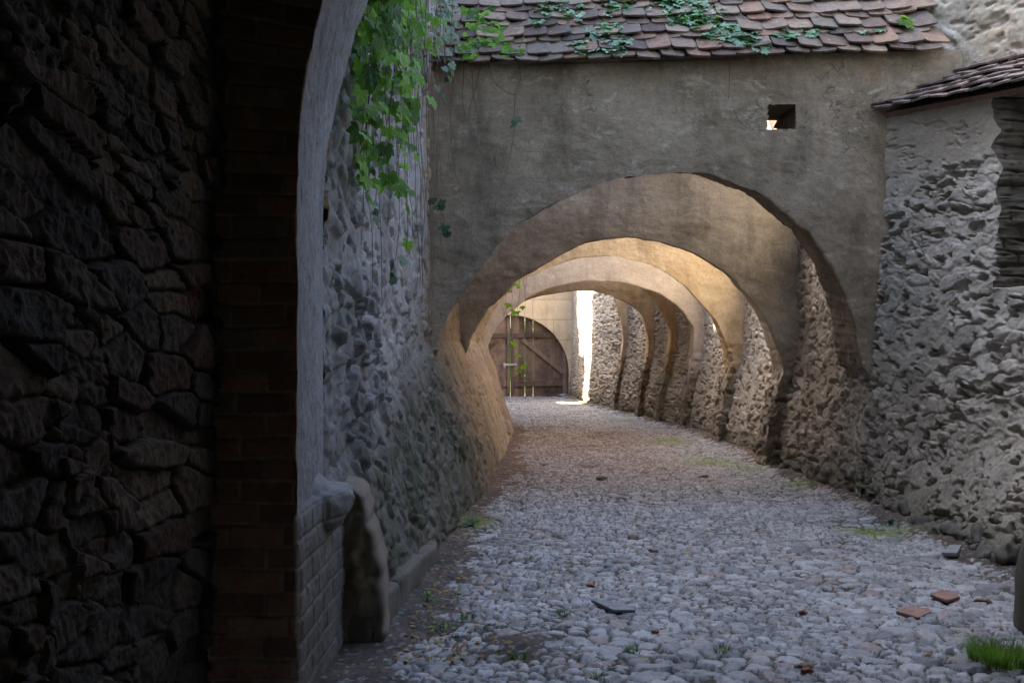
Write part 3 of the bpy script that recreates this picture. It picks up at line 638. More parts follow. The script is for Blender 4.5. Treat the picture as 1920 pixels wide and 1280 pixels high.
# ------------------------------------------------------------------ far gate wall and wooden gate
GY = 37.0
gw = empty('gatehouse', (0, GY, 0), 'cream wall with scored block joints closing the end of the lane, round-arched gateway in it', 'building')
bpy.context.view_layer.update()
R, gcx, gcz = 2.18, -.06, .85
ns = 90; an = np.linspace(-math.pi/2*.0, math.pi, ns)
inner = [(gcx+R, -.1)]+[(gcx+R*math.cos(a_), gcz+R*math.sin(a_)) for a_ in an]+[(gcx-R, -.1)]
outer = []
for (x, z) in inner:
    dx, dz = x-gcx, z-gcz
    if z <= gcz+1e-6: outer.append((4.2 if dx > 0 else -5.0, z)); continue
    s_ = min((4.2-gcx)/dx if dx > 1e-6 else ((-5-gcx)/dx if dx < -1e-6 else 9e9), (7.5-gcz)/dz if dz > 1e-6 else 9e9); outer.append((gcx+dx*s_, gcz+dz*s_))
V = []; nI = len(inner)
for (x, z) in outer: V.append((x, GY, z))
for (x, z) in inner: V.append((x, GY, z))
for (x, z) in inner: V.append((x, GY+.7, z))
for (x, z) in outer: V.append((x, GY+.7, z))
i_ = np.arange(nI*4).reshape(4, nI); 
gwo = mesh_arrays('wall', V, grid_faces(4, nI), M['gatewall'], None, smooth=False); adopt(gwo, gw)
mb = MB(); mb.box((-.4, GY+.35, 7.65), (4.7, .45, .16)); adopt(mb.build('cornice', M['gatewall'], bevel=.03), gw)
# gate
gt = empty('wooden_gate', (gcx, GY+.2, 0), 'weathered brown double wooden gate with diagonal braces, light showing between its planks', 'gate'); bpy.context.view_layer.update()
def chord(x): return gcz+math.sqrt(max(.02, (R+.06)**2-(x-gcx)**2))
rr = random.Random(4)
for side in (-1, 1):
    gaps = {2: .005, 3: .006}
    x = .002; j = 0; wds = [.30, .24, .30, .32, .26, .24, .3, .3]
    for j, wd in enumerate(wds):
        if x > 2.2: break
        x1 = min(x+wd, 2.24); a0, a1 = gcx+side*x, gcx+side*x1
        lo, hi = min(a0, a1), max(a0, a1)
        ztL, ztR = chord(lo), chord(hi); zb = -.1
        y_ = GY+.26+(j % 2)*.012+rr.uniform(-.004, .004); vs = []
        for yy in (y_, y_+.04): vs += [(lo, yy, zb), (hi, yy, zb), (hi, yy, ztR), (lo, yy, ztL)]
        mb = MB(); mb.add(vs, [(0, 1, 2, 3), (5, 4, 7, 6), (0, 4, 5, 1), (1, 5, 6, 2), (2, 6, 7, 3), (3, 7, 4, 0)])
        adopt(mb.build('plank', M['wood']), gt)
        x = x1+(gaps.get(j+1, -.002) if side > 0 else -.002)
    def beam(p0, p1, wd, dp, nm='rail', mt='wooddark'):
        p0 = np.array(p0); p1 = np.array(p1); d = p1-p0; L = np.linalg.norm(d); d /= L; up = np.cross((0, 1, 0), d)
        mb = MB(); c = (p0+p1)/2; mb.box(c, (L/2, dp/2, wd/2), (tuple(d), (0, 1, 0), tuple(up)), jit=.004, rnd=rr)
        return adopt(mb.build(nm, M[mt], bevel=.008), gt)
    yy = GY+.215
    beam((gcx+side*.1, yy, 2.27), (gcx+side*1.60, yy, 2.29), .17, .07)
    beam((gcx+side*.14, yy, .46), (gcx+side*2.0, yy, .50), .20, .07, mt='wood')
    beam((gcx+side*.45, yy-.01, 2.12), (gcx+side*2.0, yy-.01, .86), .15, .07, 'brace')
    beam((gcx+side*.075, yy-.02, .1), (gcx+side*.075, yy-.02, 2.95), .10, .09, 'stile')
    beam((gcx+side*2.02, yy-.01, .05), (gcx+side*2.02, yy-.01, 1.55), .14, .08, 'stile')
mb = MB(); mb.box((gcx-.02, GY+.11, 1.18), (.26, .02, .035)); mb.box((gcx-.22, GY+.10, 1.16), (.035, .025, .09)); mb.box((gcx+.19, GY+.10, 1.2), (.03, .025, .04))
adopt(mb.build('bolt', M['metal'], bevel=.006), gt)

# ------------------------------------------------------------------ near gateway (we stand under it)
gwb = empty('gateway', (.9, 4.5, 0), 'dark stone gateway at the left, with rubble side wall, brick pier and whitewashed jamb', 'building'); bpy.context.view_layer.update()
# rubble side wall inside the passage
yv = np.linspace(1.2, 4.42, 420); zv = np.linspace(-.1, 3.9, 460)
Yg = np.repeat(yv[None], len(zv), 0); Zg = np.repeat(zv[:, None], len(yv), 1); q = P3(Yg, Zg)
uw = Yg+.05*fbm(q, 3, 3, 7); vw = Zg+.06*fbm(q, 2.2, 3, 8)+.12*(Yg-3)
szm = ss(-.1, .1, fbm(q, 1.3, 3, 19))
f1, f2, ida, _, _ = worley(uw/.26, vw/.075, 11, .95); g1, g2, idb, _, _ = worley(uw/.40, vw/.125, 12, .95)
e = np.where(szm > .5, g2-g1, f2-f1); idc = np.where(szm > .5, idb, ida)
r9 = _h(np.floor(idc*99991), idc*0, idc*0, 3); h = .055*ss(.0, .12, e)*(.1+.9*r9)+.035*fbm(q, 6, 6, 13, .68)+.012*fbm(q, 30, 4, 16, .6)+.05*fbm(q, .8, 2, 14)
Xg = -1.27-.07+h+.0*Yg
G = np.stack([Xg, Yg, Zg], -1)
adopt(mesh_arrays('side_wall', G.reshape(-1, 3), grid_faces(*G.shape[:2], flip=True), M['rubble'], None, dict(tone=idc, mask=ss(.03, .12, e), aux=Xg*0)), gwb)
# passage shell: other walls, vault, back
mb = MB()
mb.box((-2.0, .0, 2.4), (.6, 4.40, 2.6)); mb.box((3.65, .0, 2.6), (.55, 4.40, 2.8)); mb.box((-.6, -4.7, 2.6), (1.9, .3, 2.8)); mb.box((3.25, -4.7, 2.6), (1.05, .3, 2.8)); mb.box((1.75, -4.7, 3.6), (.44, .29, 1.8))  # gap in the back wall added to let daylight onto the pier
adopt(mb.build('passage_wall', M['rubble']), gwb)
V = []; nv_ = 40
for yy in (-4.5, 4.41):
    for i in range(nv_+1):
        a_ = math.pi*i/nv_; V.append((.96-2.35*math.cos(a_), yy, 2.55+2.55*math.sin(a_)))
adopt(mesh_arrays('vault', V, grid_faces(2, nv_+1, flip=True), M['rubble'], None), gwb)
# brick pier face + curved jamb: outline X(z) of the opening at the near edge
JX = -.953; SPR = 2.35; HALF = 1.98; RISE = 2.55
def open_x(z):   # left edge of the opening
    t_ = np.clip((z-SPR)/RISE, 0, .999); return JX+HALF*(1-np.sqrt(1-t_**2))
zv = np.linspace(-.1, 4.6, 720); uu = np.linspace(0, 1, 70)
xe = open_x(zv); xe = np.where(zv < .93, xe-.012, xe)+.008*vn(P3(zv*9, zv*0), 6)
Xg = -1.42+(xe[:, None]+1.42)*uu[None]; Zg = np.repeat(zv[:, None], 70, 1)
tiltz = Zg-.35*ss(2.0, 4.2, Zg)*(Xg+1.2)*-1
vv = tiltz/.098+.10*fbm(P3(Xg, Zg), 5, 3, 71); row = np.floor(vv); fr = vv-row; ub = Xg/.24+row*.5+.25*_h(row, row*0, row*0, 9); col_ = np.floor(ub); fc = ub-col_
jm = ss(.0, .10, fr)*ss(1, .86, fr)*ss(0, .04, fc)*ss(1, .95, fc)
idb = _h(row, col_, row*0, 21)
Yf = 4.42-.016*jm*(.5+idb)-.006*fbm(P3(Xg, Zg), 25, 3, 3)-.012*fbm(P3(Xg, Zg), 4, 3, 4)
front = np.stack([Xg, Yf, Zg], -1)
nj = 170; rev = []
mk_r = []; tn_r = []; ax_r = []
for j in range(1, nj+1):
    f_ = j/nj; y_ = 4.42+1.14*f_
    xf = np.where(zv > .93, -.953-.107*f_, -.953)+0*zv
    xo = xf+(open_x(zv)-JX)*(1.0)
    qq = P3(np.full_like(zv, y_), zv)
    lowb = ss(.98, .90, zv)
    v2 = (zv+0.0)/.115; r2_ = np.floor(v2); f2_ = v2-r2_; u2 = y_/.27+r2_*.5; c2 = np.floor(u2); g2_ = u2-c2
    j2 = ss(0, .14, f2_)*ss(1, .88, f2_)*ss(0, .06, g2_)*ss(1, .94, g2_)
    vis = lowb*(.45+.4*fbm(qq, 3, 3, 34))+.12*ss(.2, .5, fbm(qq, 1.1, 2, 33))
    dd = .018*j2*vis+.02*fbm(qq, 2.2, 4, 31)+.012*fbm(qq, 12, 4, 32, .6)
    # the lump of render at the foot of the upper jamb
    bl = np.hypot((y_-5.27)/.30, (zv-.875-.05*vn(P3(zv*0+y_*5, zv*5), 4))/.15); dd = dd+.10*np.clip(1-bl**2, 0, 1)**.7*(1+.5*fbm(qq, 6, 4, 36))
    dd = dd*min(1, j/3)
    rev.append(np.stack([xo+dd, np.full_like(zv, y_), zv], -1)); mk_r.append(np.clip(j2*vis, 0, 1)*.75); tn_r.append(_h(r2_, c2, r2_*0, 5)); ax_r.append(ss(1.02, .72, zv+.12*fbm(qq, 3, 3, 35))*.9)
G = np.concatenate([front, np.stack(rev, 1)], 1)
tone = np.concatenate([idb, np.stack(tn_r, 1)], 1); mk = np.concatenate([jm, np.stack(mk_r, 1)], 1)
npf = 70
adopt(mesh_arrays('brick_pier', G[:, :npf+2].reshape(-1, 3), grid_faces(len(zv), npf+2), M['brick'], None, dict(tone=tone[:, :npf+2], mask=mk[:, :npf+2], aux=np.zeros((len(zv), npf+2)))), gwb)
adopt(mesh_arrays('jamb', G[:, npf+1:].reshape(-1, 3), grid_faces(len(zv), nj-1), M['jamb'], None, dict(tone=tone[:, npf+1:], mask=mk[:, npf+1:], aux=np.stack(ax_r, 1)[:, 1:])), gwb)
# upper arch ring, right jamb and the tower above
ang = np.linspace(math.pi*.0, math.pi, 60); V = []
prof = []
for a_ in ang: prof.append((.96+0.07+(HALF-.0)*-math.cos(a_), SPR+RISE*math.sin(a_)))
prof = [(x, z) for (x, z) in prof if z > 4.45 or x > 1.2]
prof += [(3.3, -.1)]
prof = [(x if x < 1 else x+.25*(x-1)/2, z) for x, z in prof]
outp = []
for (x, z) in prof: 
    outp.append((x, 9.5) if z > 4.45 and x < 3.0 else (6.5, z))
rows = []
for (src, yy) in ((outp, 4.43), (prof, 4.43), (prof, 5.56), (outp, 5.56)): rows.append([(x, yy, z) for (x, z) in src])
G = np.array(rows); adopt(mesh_arrays('tower_wall', G.reshape(-1, 3), grid_faces(4, len(prof)), M['jamb'], None, smooth=False), gwb)
mb = MB(); mb.box((-2.35, 4.99, 4.7), (1.30, .54, 4.9)); mb.box((5.2, 4.99, 4.7), (2.1, .5, 4.8)); adopt(mb.build('tower_block', M['jamb']), gwb)
# slot with the rounded end of the battered wall and its kerb stone
ze = np.linspace(-.1, .92, 60); ue = np.linspace(0, 1, 30)
xs_ = left_x(np.full_like(ze, 5.63), ze); xs_ = -1.02+(np.maximum(xs_, -1.02)+1.02)
xs_ = -.98+.24*np.sqrt(np.clip(1-(np.clip(ze, 0, .9)/.9)**2.4, 0, 1))+.022*vn(P3(ze*6, ze*0), 3)+.012*vn(P3(ze*19, ze*0), 4)
Gx = -1.3+(xs_[:, None]+1.3)*ue[None]; Gz = np.repeat(ze[:, None], 30, 1); Gy = 5.60+.09*fbm(P3(Gx, Gz), 5, 4, 3, .6)
G = np.stack([Gx, Gy, Gz], -1); e2 = G[:, -1:]+np.array([0.01, .12, 0]); e3 = G[:, -1:]+np.array([-.02, .5, 0]); G = np.concatenate([G, e2, e3], 1)
adopt(mesh_arrays('wall_end', G.reshape(-1, 3), grid_faces(*G.shape[:2]), M['endstone'], None, dict(tone=G[..., 2]*.5, mask=G[..., 2]*0, aux=G[..., 2]*0)), lw)
def block(name, c, h, mat, rz=0, seed=0, jit=.02, parent=None, bev=.015):
    """rough hewn stone: rounded box with a broken surface"""
    n_ = 34; T_, P_ = np.meshgrid(np.linspace(0, math.pi, n_), np.linspace(0, 2*math.pi, 2*n_), indexing='ij')
    sg = lambda v, e: np.sign(v)*np.abs(v)**e
    d = np.stack([sg(np.sin(T_), .3)*sg(np.cos(P_), .3), sg(np.sin(T_), .3)*sg(np.sin(P_), .3), sg(np.cos(T_), .3)], -1)*np.array(h)
    d = d*(1+.16*fbm(d*5+seed*3.1, 1.0, 4, seed)[..., None])+.012*fbm(d, 16, 3, seed+3)[..., None]
    ca, sa = math.cos(rz), math.sin(rz); V = np.stack([d[..., 0]*ca-d[..., 1]*sa, d[..., 0]*sa+d[..., 1]*ca, d[..., 2]], -1)+np.array(c); V[:, -1] = V[:, 0]
    k = V.shape[0]*V.shape[1]; o = mesh_arrays(name, V.reshape(-1, 3), grid_faces(*V.shape[:2]), mat, None, dict(tone=np.full(k, .3+.1*seed), mask=np.full(k, .7), aux=np.zeros(k)))
    if parent: adopt(o, parent)
    return o
block('foot_stone', (-.88, 5.97, .07), (.15, .36, .15), M['darkstone'], rad(-7), 1, .02, lw, .03)
block('foot_stone', (-.79, 6.75, .10), (.13, .40, .12), M['darkstone'], rad(-6), 2, .02, lw, .03)
block('foot_stone', (-.72, 7.55, .07), (.11, .36, .10), M['darkstone'], rad(-7), 3, .02, lw, .03)
# guard stone at the right jamb
gs = lump('guard_stone', (3.19, 5.80, .12), (.22, .25, .80), M['darkstone'], None, 6, 20, .3); tag(gs, 'dark worn guard stone at the right edge beside the grass tuft', 'stone')
# foot stones of the right wall
rn = random.Random(12)
for i in range(46):
    y_ = 6.6+i*.16*(1+.012*i)+rn.uniform(-.05, .05)
    if y_ > 16: break
    r_ = rn.uniform(.06, .13)
    adopt(lump('foot_stone', (float(XRb(y_))+.08+rn.uniform(-.05, .03), y_, rn.uniform(.02, .12)), (r_*.9, r_*1.2, r_*rn.uniform(.7, 1.1)), M['darkstone'], None, i+1, 12, .9), rw)

# ------------------------------------------------------------------ plants
def leaflet():
    return np.array([(0, 0, 0), (-.16, .35, .03), (-.17, .65, .02), (0, 1, -.08), (.17, .65, .02), (.16, .35, .03), (0, .5, -.03)]), [(0, 6, 1), (1, 6, 2), (2, 6, 3), (3, 6, 4), (4, 6, 5), (5, 6, 0)]
def palmate(n=5, wide=1.75):
    V = []; Fc = []; lv, lf = leaflet()
    for i in range(n):
        a = (i-(n-1)/2)*rad(46 if n == 5 else 55); s_ = 1-.16*abs(i-(n-1)/2); R_ = np.array([[math.cos(a), -math.sin(a), 0], [math.sin(a), math.cos(a), 0], [0, 0, 1]])
        v = (lv*np.array([wide, 1, 1])*s_)@R_.T; v[:, 1] += .08; b = len(V)
        V += list(v); Fc += [tuple(k+b for k in f) for f in lf]
    return np.array(V), np.array(Fc)
PAL = palmate(); PAL3 = palmate(3, 1.6)
class Leaves:
    def __init__(s): s.V = []; s.F = []; s.T = []; s.n = 0
    def add(s, p, size, out, rr, tone, hang=.8, tpl=PAL):
        out = np.array(out, float)+np.array([rr.uniform(-.5, .5), rr.uniform(-.5, .5), rr.uniform(-.3, .5)]); out /= np.linalg.norm(out)
        dn = np.array([rr.uniform(-.6, .6), rr.uniform(-.6, .6), -hang]); dn -= out*np.dot(dn, out); dn /= np.linalg.norm(dn)+1e-6
        sd_ = np.cross(dn, out); B = np.stack([sd_, dn, out], 0)
        v = (tpl[0]*size)@B+np.array(p); s.V.append(v); s.F.append(tpl[1]+s.n); s.n += len(v); s.T.append(np.full(len(v), tone))
    def build(s, mat, root, name='leaves'):
        return adopt(mesh_arrays(name, np.vstack(s.V), np.vstack(s.F), mat, None, dict(tone=np.concatenate(s.T)), smooth=False), root)
def strand(mb, p0, L, rr, drift=(0, 0), step=.09, r=.004, wob=.009):
    p = np.array(p0, float); pts = [p.copy()]; a = np.array([drift[0], drift[1]])
    v = np.zeros(2); n = max(2, int(L/step))
    for i in range(n):
        v = v*.7+np.array([rr.gauss(0, wob), rr.gauss(0, wob)])*.6; p = p+np.array([v[0]+a[0]*step, v[1]+a[1]*step, -step]); pts.append(p.copy())
    mb.tube(pts, r, r*.5, 4); return pts
def vine(label, origins, mat, seed, out=(1, -.6, .2), size=(.05, .09), dens=.8, bare=.0, name='climbing_vine', side=.08, tone=(0, 1), group=None, r=.004, tpl=PAL):
    rr = random.Random(seed); o0 = origins[0][0]
    root = empty(name, tuple(o0), label, 'vine', group); bpy.context.view_layer.update(); mb = MB(); lv = Leaves()
    for (p0, L, d, leafy) in origins:
        pts = strand(mb, p0, L, rr, r=r)
        for i, p in enumerate(pts):
            for k in range(3):
                if rr.random() < d*dens and (i/len(pts)) <= 1:
                    if leafy < 1 and rr.random() > leafy: continue
                    off = np.array([rr.uniform(-side, side), rr.uniform(-side, side), rr.uniform(-.04, .04)])
                    lv.add(p+off, rr.uniform(*size), out, rr, rr.uniform(*tone), tpl=tpl)
    adopt(mb.build('stem', M['stem'], smooth=True), root)
    if lv.n: lv.build(mat, root)
    return root
rr = random.Random(77)
def curtain(y0, y1, n, zend, dx=(.05, .28), top=6.2, d=.8, leafy=1):
    out = []
    for i in range(n):
        y = rr.uniform(y0, y1); ze = zend(y)+rr.uniform(-.25, .35)
        out.append(((float(XLu(y))+.06+rr.uniform(*dx)*ss(3, 5, top) , y, top+rr.uniform(-.2, .3)), max(.4, top-ze), d, leafy))
    return out
vine('bright green creeper hanging in a thick curtain beside the pale gateway jamb', curtain(5.8, 6.7, 26, lambda y: rr.choice([2.75, 3.1, 3.25, 3.4, 3.5])), M['leaf'], 1, size=(.045, .11), dens=.7, tone=(.0, 1))
vine('green creeper trailing down the rough left wall in long leafy strands', curtain(6.8, 8.0, 22, lambda y: rr.choice([2.75, 3.2, 3.6, 3.7, 3.9, 4.0])), M['leaf'], 2, size=(.05, .10), dens=.36, tone=(.1, .9))
vine('tangle of creeper stems and dark leaves where the left wall meets the first arch', curtain(8.8, 10.5, 40, lambda y: rr.choice([4.3, 4.5, 4.7, 4.9]), dx=(.02, .30)), M['leafdark'], 3, size=(.05, .085), dens=.2, tone=(0, 1))
# bare stems hanging low on the left wall with a few leaf clusters
low = []
for i in range(24):
    y = rr.uniform(6.5, 10.6); low.append(((float(XLu(y))+.09+rr.uniform(0, .05), y, 4.6), rr.uniform(1.2, 3.0), .0, 0))
vine('thin bare brown vine stems hanging straight down the left wall', low, M['leafdark'], 4, r=.0035)
def cluster(label, px, d, n, spread, mat, seed, size=(.05, .08), group=None, out=(0, -1, .2)):
    rr2 = random.Random(seed); c = pix(px[0], px[1], d); root = empty('vine_sprig', tuple(c), label, 'vine', group); bpy.context.view_layer.update(); lv = Leaves(); mb = MB()
    mb.tube([c+np.array([0, .01, spread*2.5]), c+np.array([.01, 0, spread]), c, c+np.array([.01, 0, -spread])], .003, .002, 4)
    for i in range(n): lv.add(c+np.array([rr2.uniform(-1, 1)*spread, rr2.uniform(-.6, .1)*spread, rr2.uniform(-1, 1)*spread]), rr2.uniform(*size), out, rr2, rr2.random())
    adopt(mb.build('stem', M['stem']), root); lv.build(mat, root)
cluster('three dark leaves hanging alone on the brown face of the nearest arch', (970, 228), 10.65, 4, .05, M['leafdark'], 11)
cluster('dark leaf sprig on the left wall, just above and left of the lowest cluster', (703, 388), 7.1, 9, .10, M['leafdark'], 12, out=(1, -.6, .2))
cluster('lowest dark leaf cluster at the end of a bare stem on the left wall', (733, 500), 7.9, 10, .12, M['leafdark'], 13, out=(1, -.6, .2))
cluster('small green leaves at the left edge of the nearest arch, above the other pair', (820, 378), 10.5, 6, .06, M['leafdark'], 14)
cluster('tiny leaf sprig at the left edge of the nearest arch, below its neighbour', (832, 430), 10.5, 6, .06, M['leafdark'], 15)
# long bare tendrils on the first arch face
mb = MB(); face = lambda x, y, o=.03: pix(x, y, 10.8-.09*((x-960)/F*10.8-1.5)-o)
root = empty('climbing_vine', tuple(face(950, 110)), 'fine leafless tendrils crossing the plaster of the nearest arch', 'vine'); bpy.context.view_layer.update()
for pl in ([(915, 118), (925, 150), (945, 170), (965, 178), (975, 172)], [(985, 60), (972, 100), (976, 150), (966, 178), (964, 250), (950, 320), (932, 370), (928, 405)], [(885, 130), (888, 180), (900, 230), (895, 260), (905, 290)],
           [(1042, 104), (1020, 118), (1005, 135)], [(1345, 75), (1365, 100), (1368, 150), (1366, 185)], [(1375, 205), (1385, 225), (1400, 240)], [(870, 125), (868, 190), (880, 240), (900, 285)], [(850, 150), (845, 220), (850, 300), (862, 360)], [(905, 110), (890, 170), (880, 215), (893, 262)]):
    pp = dense([tuple(face(*p)[[0, 2]]) for p in pl], 24); mb.tube([(x, 10.8-.09*(x-1.5)-.035-.01*math.sin(i), z) for i, (x, z) in enumerate(pp)], .0045, .003, 4)
adopt(mb.build('stem', M['stem'], smooth=True), root)
# creepers growing over the tiles of the first roof
pitch = rad(48)
def roofpt(x, y, lift=.07):
    # intersect the photo ray with the roof plane
    d = np.array([(x-960)/F, 1, -(y-660)/F]); n_ = np.array([0, -math.sin(pitch), math.cos(pitch)]); n_ = n_+np.array([-.09*math.sin(pitch), 0, 0])
    p0 = np.array([1.5, 10.66, 4.74+lift]); o_ = np.array([0, 0, EYE]); t_ = np.dot(p0-o_, n_)/np.dot(d, n_); return o_+d*t_
def roofplant(label, blobs, seed, size=(.06, .10), stems=(), out=(0, -.6, .9), group=None, mat='leafblue'):
    rr2 = random.Random(seed); c = roofpt(*blobs[0][:2]); root = empty('climbing_vine', tuple(c), label, 'vine', group); bpy.context.view_layer.update(); lv = Leaves(); mb = MB()
    x0_, y0_ = blobs[0][:2]
    for (x, y, rx, ry, n) in blobs:
        for i in range(n):
            p = roofpt(x+rr2.gauss(0, rx*.55), min(104, y+rr2.gauss(0, ry*.55)), .05+rr2.uniform(0, .12)); lv.add(p, rr2.uniform(*size), out, rr2, rr2.random(), hang=.5)
            if i % 7 == 0: mb.tube([roofpt(x0_, y0_, .03), roofpt(x, y, .06), (roofpt(x, y, .09)+p)/2, p], .004, .002, 4)
    for pl in stems: mb.tube([roofpt(a_, max(b_, 12), .08) for a_, b_ in pl], .005, .003, 4)
    adopt(mb.build('stem', M['stem'], smooth=True), root); lv.build(M[mat], root)
roofplant('bushy blue green creeper sprawled diagonally over the middle of the tile roof', [(1260, 5, 34, 14, 80), (1300, 30, 46, 22, 190), (1350, 55, 40, 20, 130), (1400, 72, 30, 14, 60), (1425, 85, 18, 9, 26)], 21, stems=[[(1250, 5), (1300, 40), (1350, 70), (1420, 85)]])
roofplant('loose creeper with pale leaves on the left half of the tile roof', [(1160, 8, 26, 16, 60), (1145, 60, 30, 18, 60), (1090, 90, 26, 10, 40), (1160, 85, 26, 12, 50), (1035, 12, 26, 14, 46), (1080, 30, 26, 20, 30), (1010, 45, 14, 10, 14)], 22, stems=[[(1160, 5), (1150, 50), (1100, 90)], [(990, 0), (1010, 50), (1060, 60)]])
roofplant('leaf tufts on the roof tiles just left of the square hole', [(1480, 68, 14, 8, 26), (1495, 52, 6, 6, 8)], 23)
roofplant('small leaf tuft on the roof tiles above the square hole', [(1523, 62, 10, 6, 18)], 24)
roofplant('pair of little leaf rosettes on the roof tiles well right of the hole', [(1624, 56, 8, 4, 9), (1652, 57, 6, 4, 6)], 25)
roofplant('yellow green tuft at the right end of the tile roof', [(1700, 42, 9, 10, 16)], 26, mat='leaf')
roofplant('green and yellow creeper leaves crowding the left end of the eave', [(930, 70, 26, 22, 90), (900, 40, 30, 26, 90), (880, 90, 22, 16, 60), (950, 95, 20, 8, 30)], 27, mat='leaf', out=(0, -1, .4))
# vine hanging behind the second arch, in front of the far gate
hv = [((.13, 16.9, 3.25), 2.0, .22, 1), ((.17, 16.95, 3.25), 1.15, .12, 1), ((.02, 16.85, 3.2), 1.3, .10, 1), ((.25, 17.0, 3.3), .8, .03, 1), ((-.1, 16.8, 3.1), .7, .18, 1)]
vine('thin vine with small bright leaves dangling in front of the far wooden gate', hv, M['leaf'], 31, size=(.06, .10), out=(0, -1, .2), side=.06, tone=(.5, 1), tpl=PAL3)

# grass, weeds
def tuft(label, c, n, hgt, rad_, seed, cat='grass', name='grass_tuft', mat='grass', w_=.004, group=None):
    rr2 = random.Random(seed); V = []; Fc = []; T = []
    for i in range(n):
        a = rr2.uniform(0, 6.28); r_ = rad_*math.sqrt(rr2.random()); b = np.array([c[0]+r_*math.cos(a), c[1]+r_*math.sin(a), c[2]-.01]); L = hgt*rr2.uniform(.5, 1.1); ln = np.array([math.cos(a+rr2.uniform(-1, 1)), math.sin(a+rr2.uniform(-1, 1)), 0])*L*rr2.uniform(.1, .75)
        sdv = np.array([rr2.uniform(-1, 1), rr2.uniform(-1, 1), 0]); sdv /= np.linalg.norm(sdv)+1e-6; k = len(V); t_ = rr2.random()
        for j, f_ in enumerate((0, .4, .75, 1)):
            p = b+np.array([0, 0, L*f_*(1-.18*f_)])+ln*f_*f_; ww = w_*(1-f_)+.0006
            V += [p-sdv*ww, p+sdv*ww]; T += [t_, t_]
        for j in range(3): Fc.append((k+2*j, k+2*j+1, k+2*j+3, k+2*j+2))
    return tag(mesh_arrays(name, V, Fc, M[mat], None, dict(tone=T), smooth=False), label, cat, group)
tuft('soft green grass tuft at the bottom right corner', (2.58, 5.27, 0.02), 700, .15, .15, 41, w_=.0022, mat='softgrass')
def weed(label, px, d, n, seed, size=.03, mat='grass'):
    x = (px[0]-960)/F*d; z = gz(x, d); rr2 = random.Random(seed); root = empty('weed', (x, d, z), label, 'plant', 'little weeds growing at the edges of the cobbles'); bpy.context.view_layer.update(); lv = Leaves(); mb = MB()
    for i in range(n):
        a = rr2.uniform(0, 6.28); r_ = rr2.uniform(.01, .09); p = np.array([x+r_*math.cos(a), d+r_*math.sin(a), z+rr2.uniform(.02, .09)]); mb.tube([(x, d, z-.01), (x+.5*r_*math.cos(a), d+.5*r_*math.sin(a), p[2]*.6+z*.4), p], .002, .001, 3)
        lv.add(p, size*rr2.uniform(.7, 1.3), (0, -.3, 1), rr2, rr2.random(), hang=.2, tpl=PAL3)
    adopt(mb.build('stem', M['grass']), root); lv.build(M[mat], root)
def gd(y): return F*EYE/(y-660)     # depth of a ground point seen at image row y
weed('leafy weed at the foot of the mossy left batter', (882, 990), gd(992), 34, 51, .035, 'leafdark')
weed('small green weed in the dirt near the left foot stones', (800, 1135), gd(1138), 12, 52, .022, 'leaf')
weed('two-leafed sprout in the dirt left of the cobbles', (830, 1190), gd(1192), 10, 53, .02, 'leaf')
weed('weed at the foot of the right wall beside the moss patch', (1668, 985), gd(992), 18, 54, .03, 'leafdark')
weed('tiny bright sprout among the right foot stones', (1838, 1020), gd(1035), 6, 55, .022, 'leaf')
for lab, x, y, s_ in (('grass sprig between cobbles at the lower left', 972, 1235, 61), ('grass sprig in a joint right of the slate slab', 1055, 1155, 62), ('grass blades low in the middle of the cobbles', 1355, 1228, 63), ('grass blades at the bottom edge left of centre', 1125, 1270, 64), ('grass sprig on the dirt strip at lower left', 875, 1165, 65), ('sparse grass in the joints beside the lower middle cobbles', 1190, 1222, 66)):
    d = gd(y); X_ = (x-960)/F*d; tuft(lab, (X_, d, gz(X_, d)), 34, .07, .045, s_, 'grass', 'grass_sprig', group='grass sprigs between the cobbles', w_=.0025)

# ------------------------------------------------------------------ loose things on the cobbles
def shard(name, label, cat, pts, th_, mat, rz=0, tilt=0, group=None, lift=.02):
    cx = sum(p[0] for p in pts)/len(pts); cyy = sum(p[1] for p in pts)/len(pts); P_ = []
    for (x, y) in pts:
        d = gd(y); P_.append(((x-960)/F*d, d))
    z0 = .5*max(gz(*p) for p in P_)+.5*sum(gz(*p) for p in P_)/len(P_)+.002; k = len(P_); mx_ = sum(p[0] for p in P_)/k; my_ = sum(p[1] for p in P_)/k
    mb = MB(); vs = [(x, y, z0+tilt*(x-mx_)+th_) for x, y in P_]+[(x, y, z0+tilt*(x-mx_)) for x, y in P_]
    mb.add(vs, [tuple(range(k)), tuple(range(2*k-1, k-1, -1))]+[(i, i+k, (i+1) % k+k, (i+1) % k) for i in range(k)])
    o = mb.build(name, M[mat], None, bevel=.004); return tag(o, label, cat, group)
shard('tile_shard', 'reddish tile shard, the left and nearer of the two lying at lower right', 'tile', [(1680, 1158), (1722, 1172), (1746, 1163), (1742, 1156), (1700, 1152)], .022, 'terracotta', tilt=.06)
shard('tile_shard', 'pinkish flat tile shard, the right and farther of the two at lower right', 'tile', [(1744, 1128), (1775, 1139), (1800, 1130), (1790, 1121), (1765, 1118)], .02, 'terracotta', tilt=-.04)
shard('tile_shard', 'dark tile piece leaning at the foot of the right wall', 'tile', [(1765, 1048), (1795, 1052), (1803, 1040), (1780, 1038)], .03, 'slate', tilt=.12)
shard('slate_slab', 'long flat grey slab lying among the cobbles left of centre', 'slab', [(1108, 1132), (1150, 1152), (1192, 1152), (1180, 1142), (1140, 1134)], .020, 'slate')
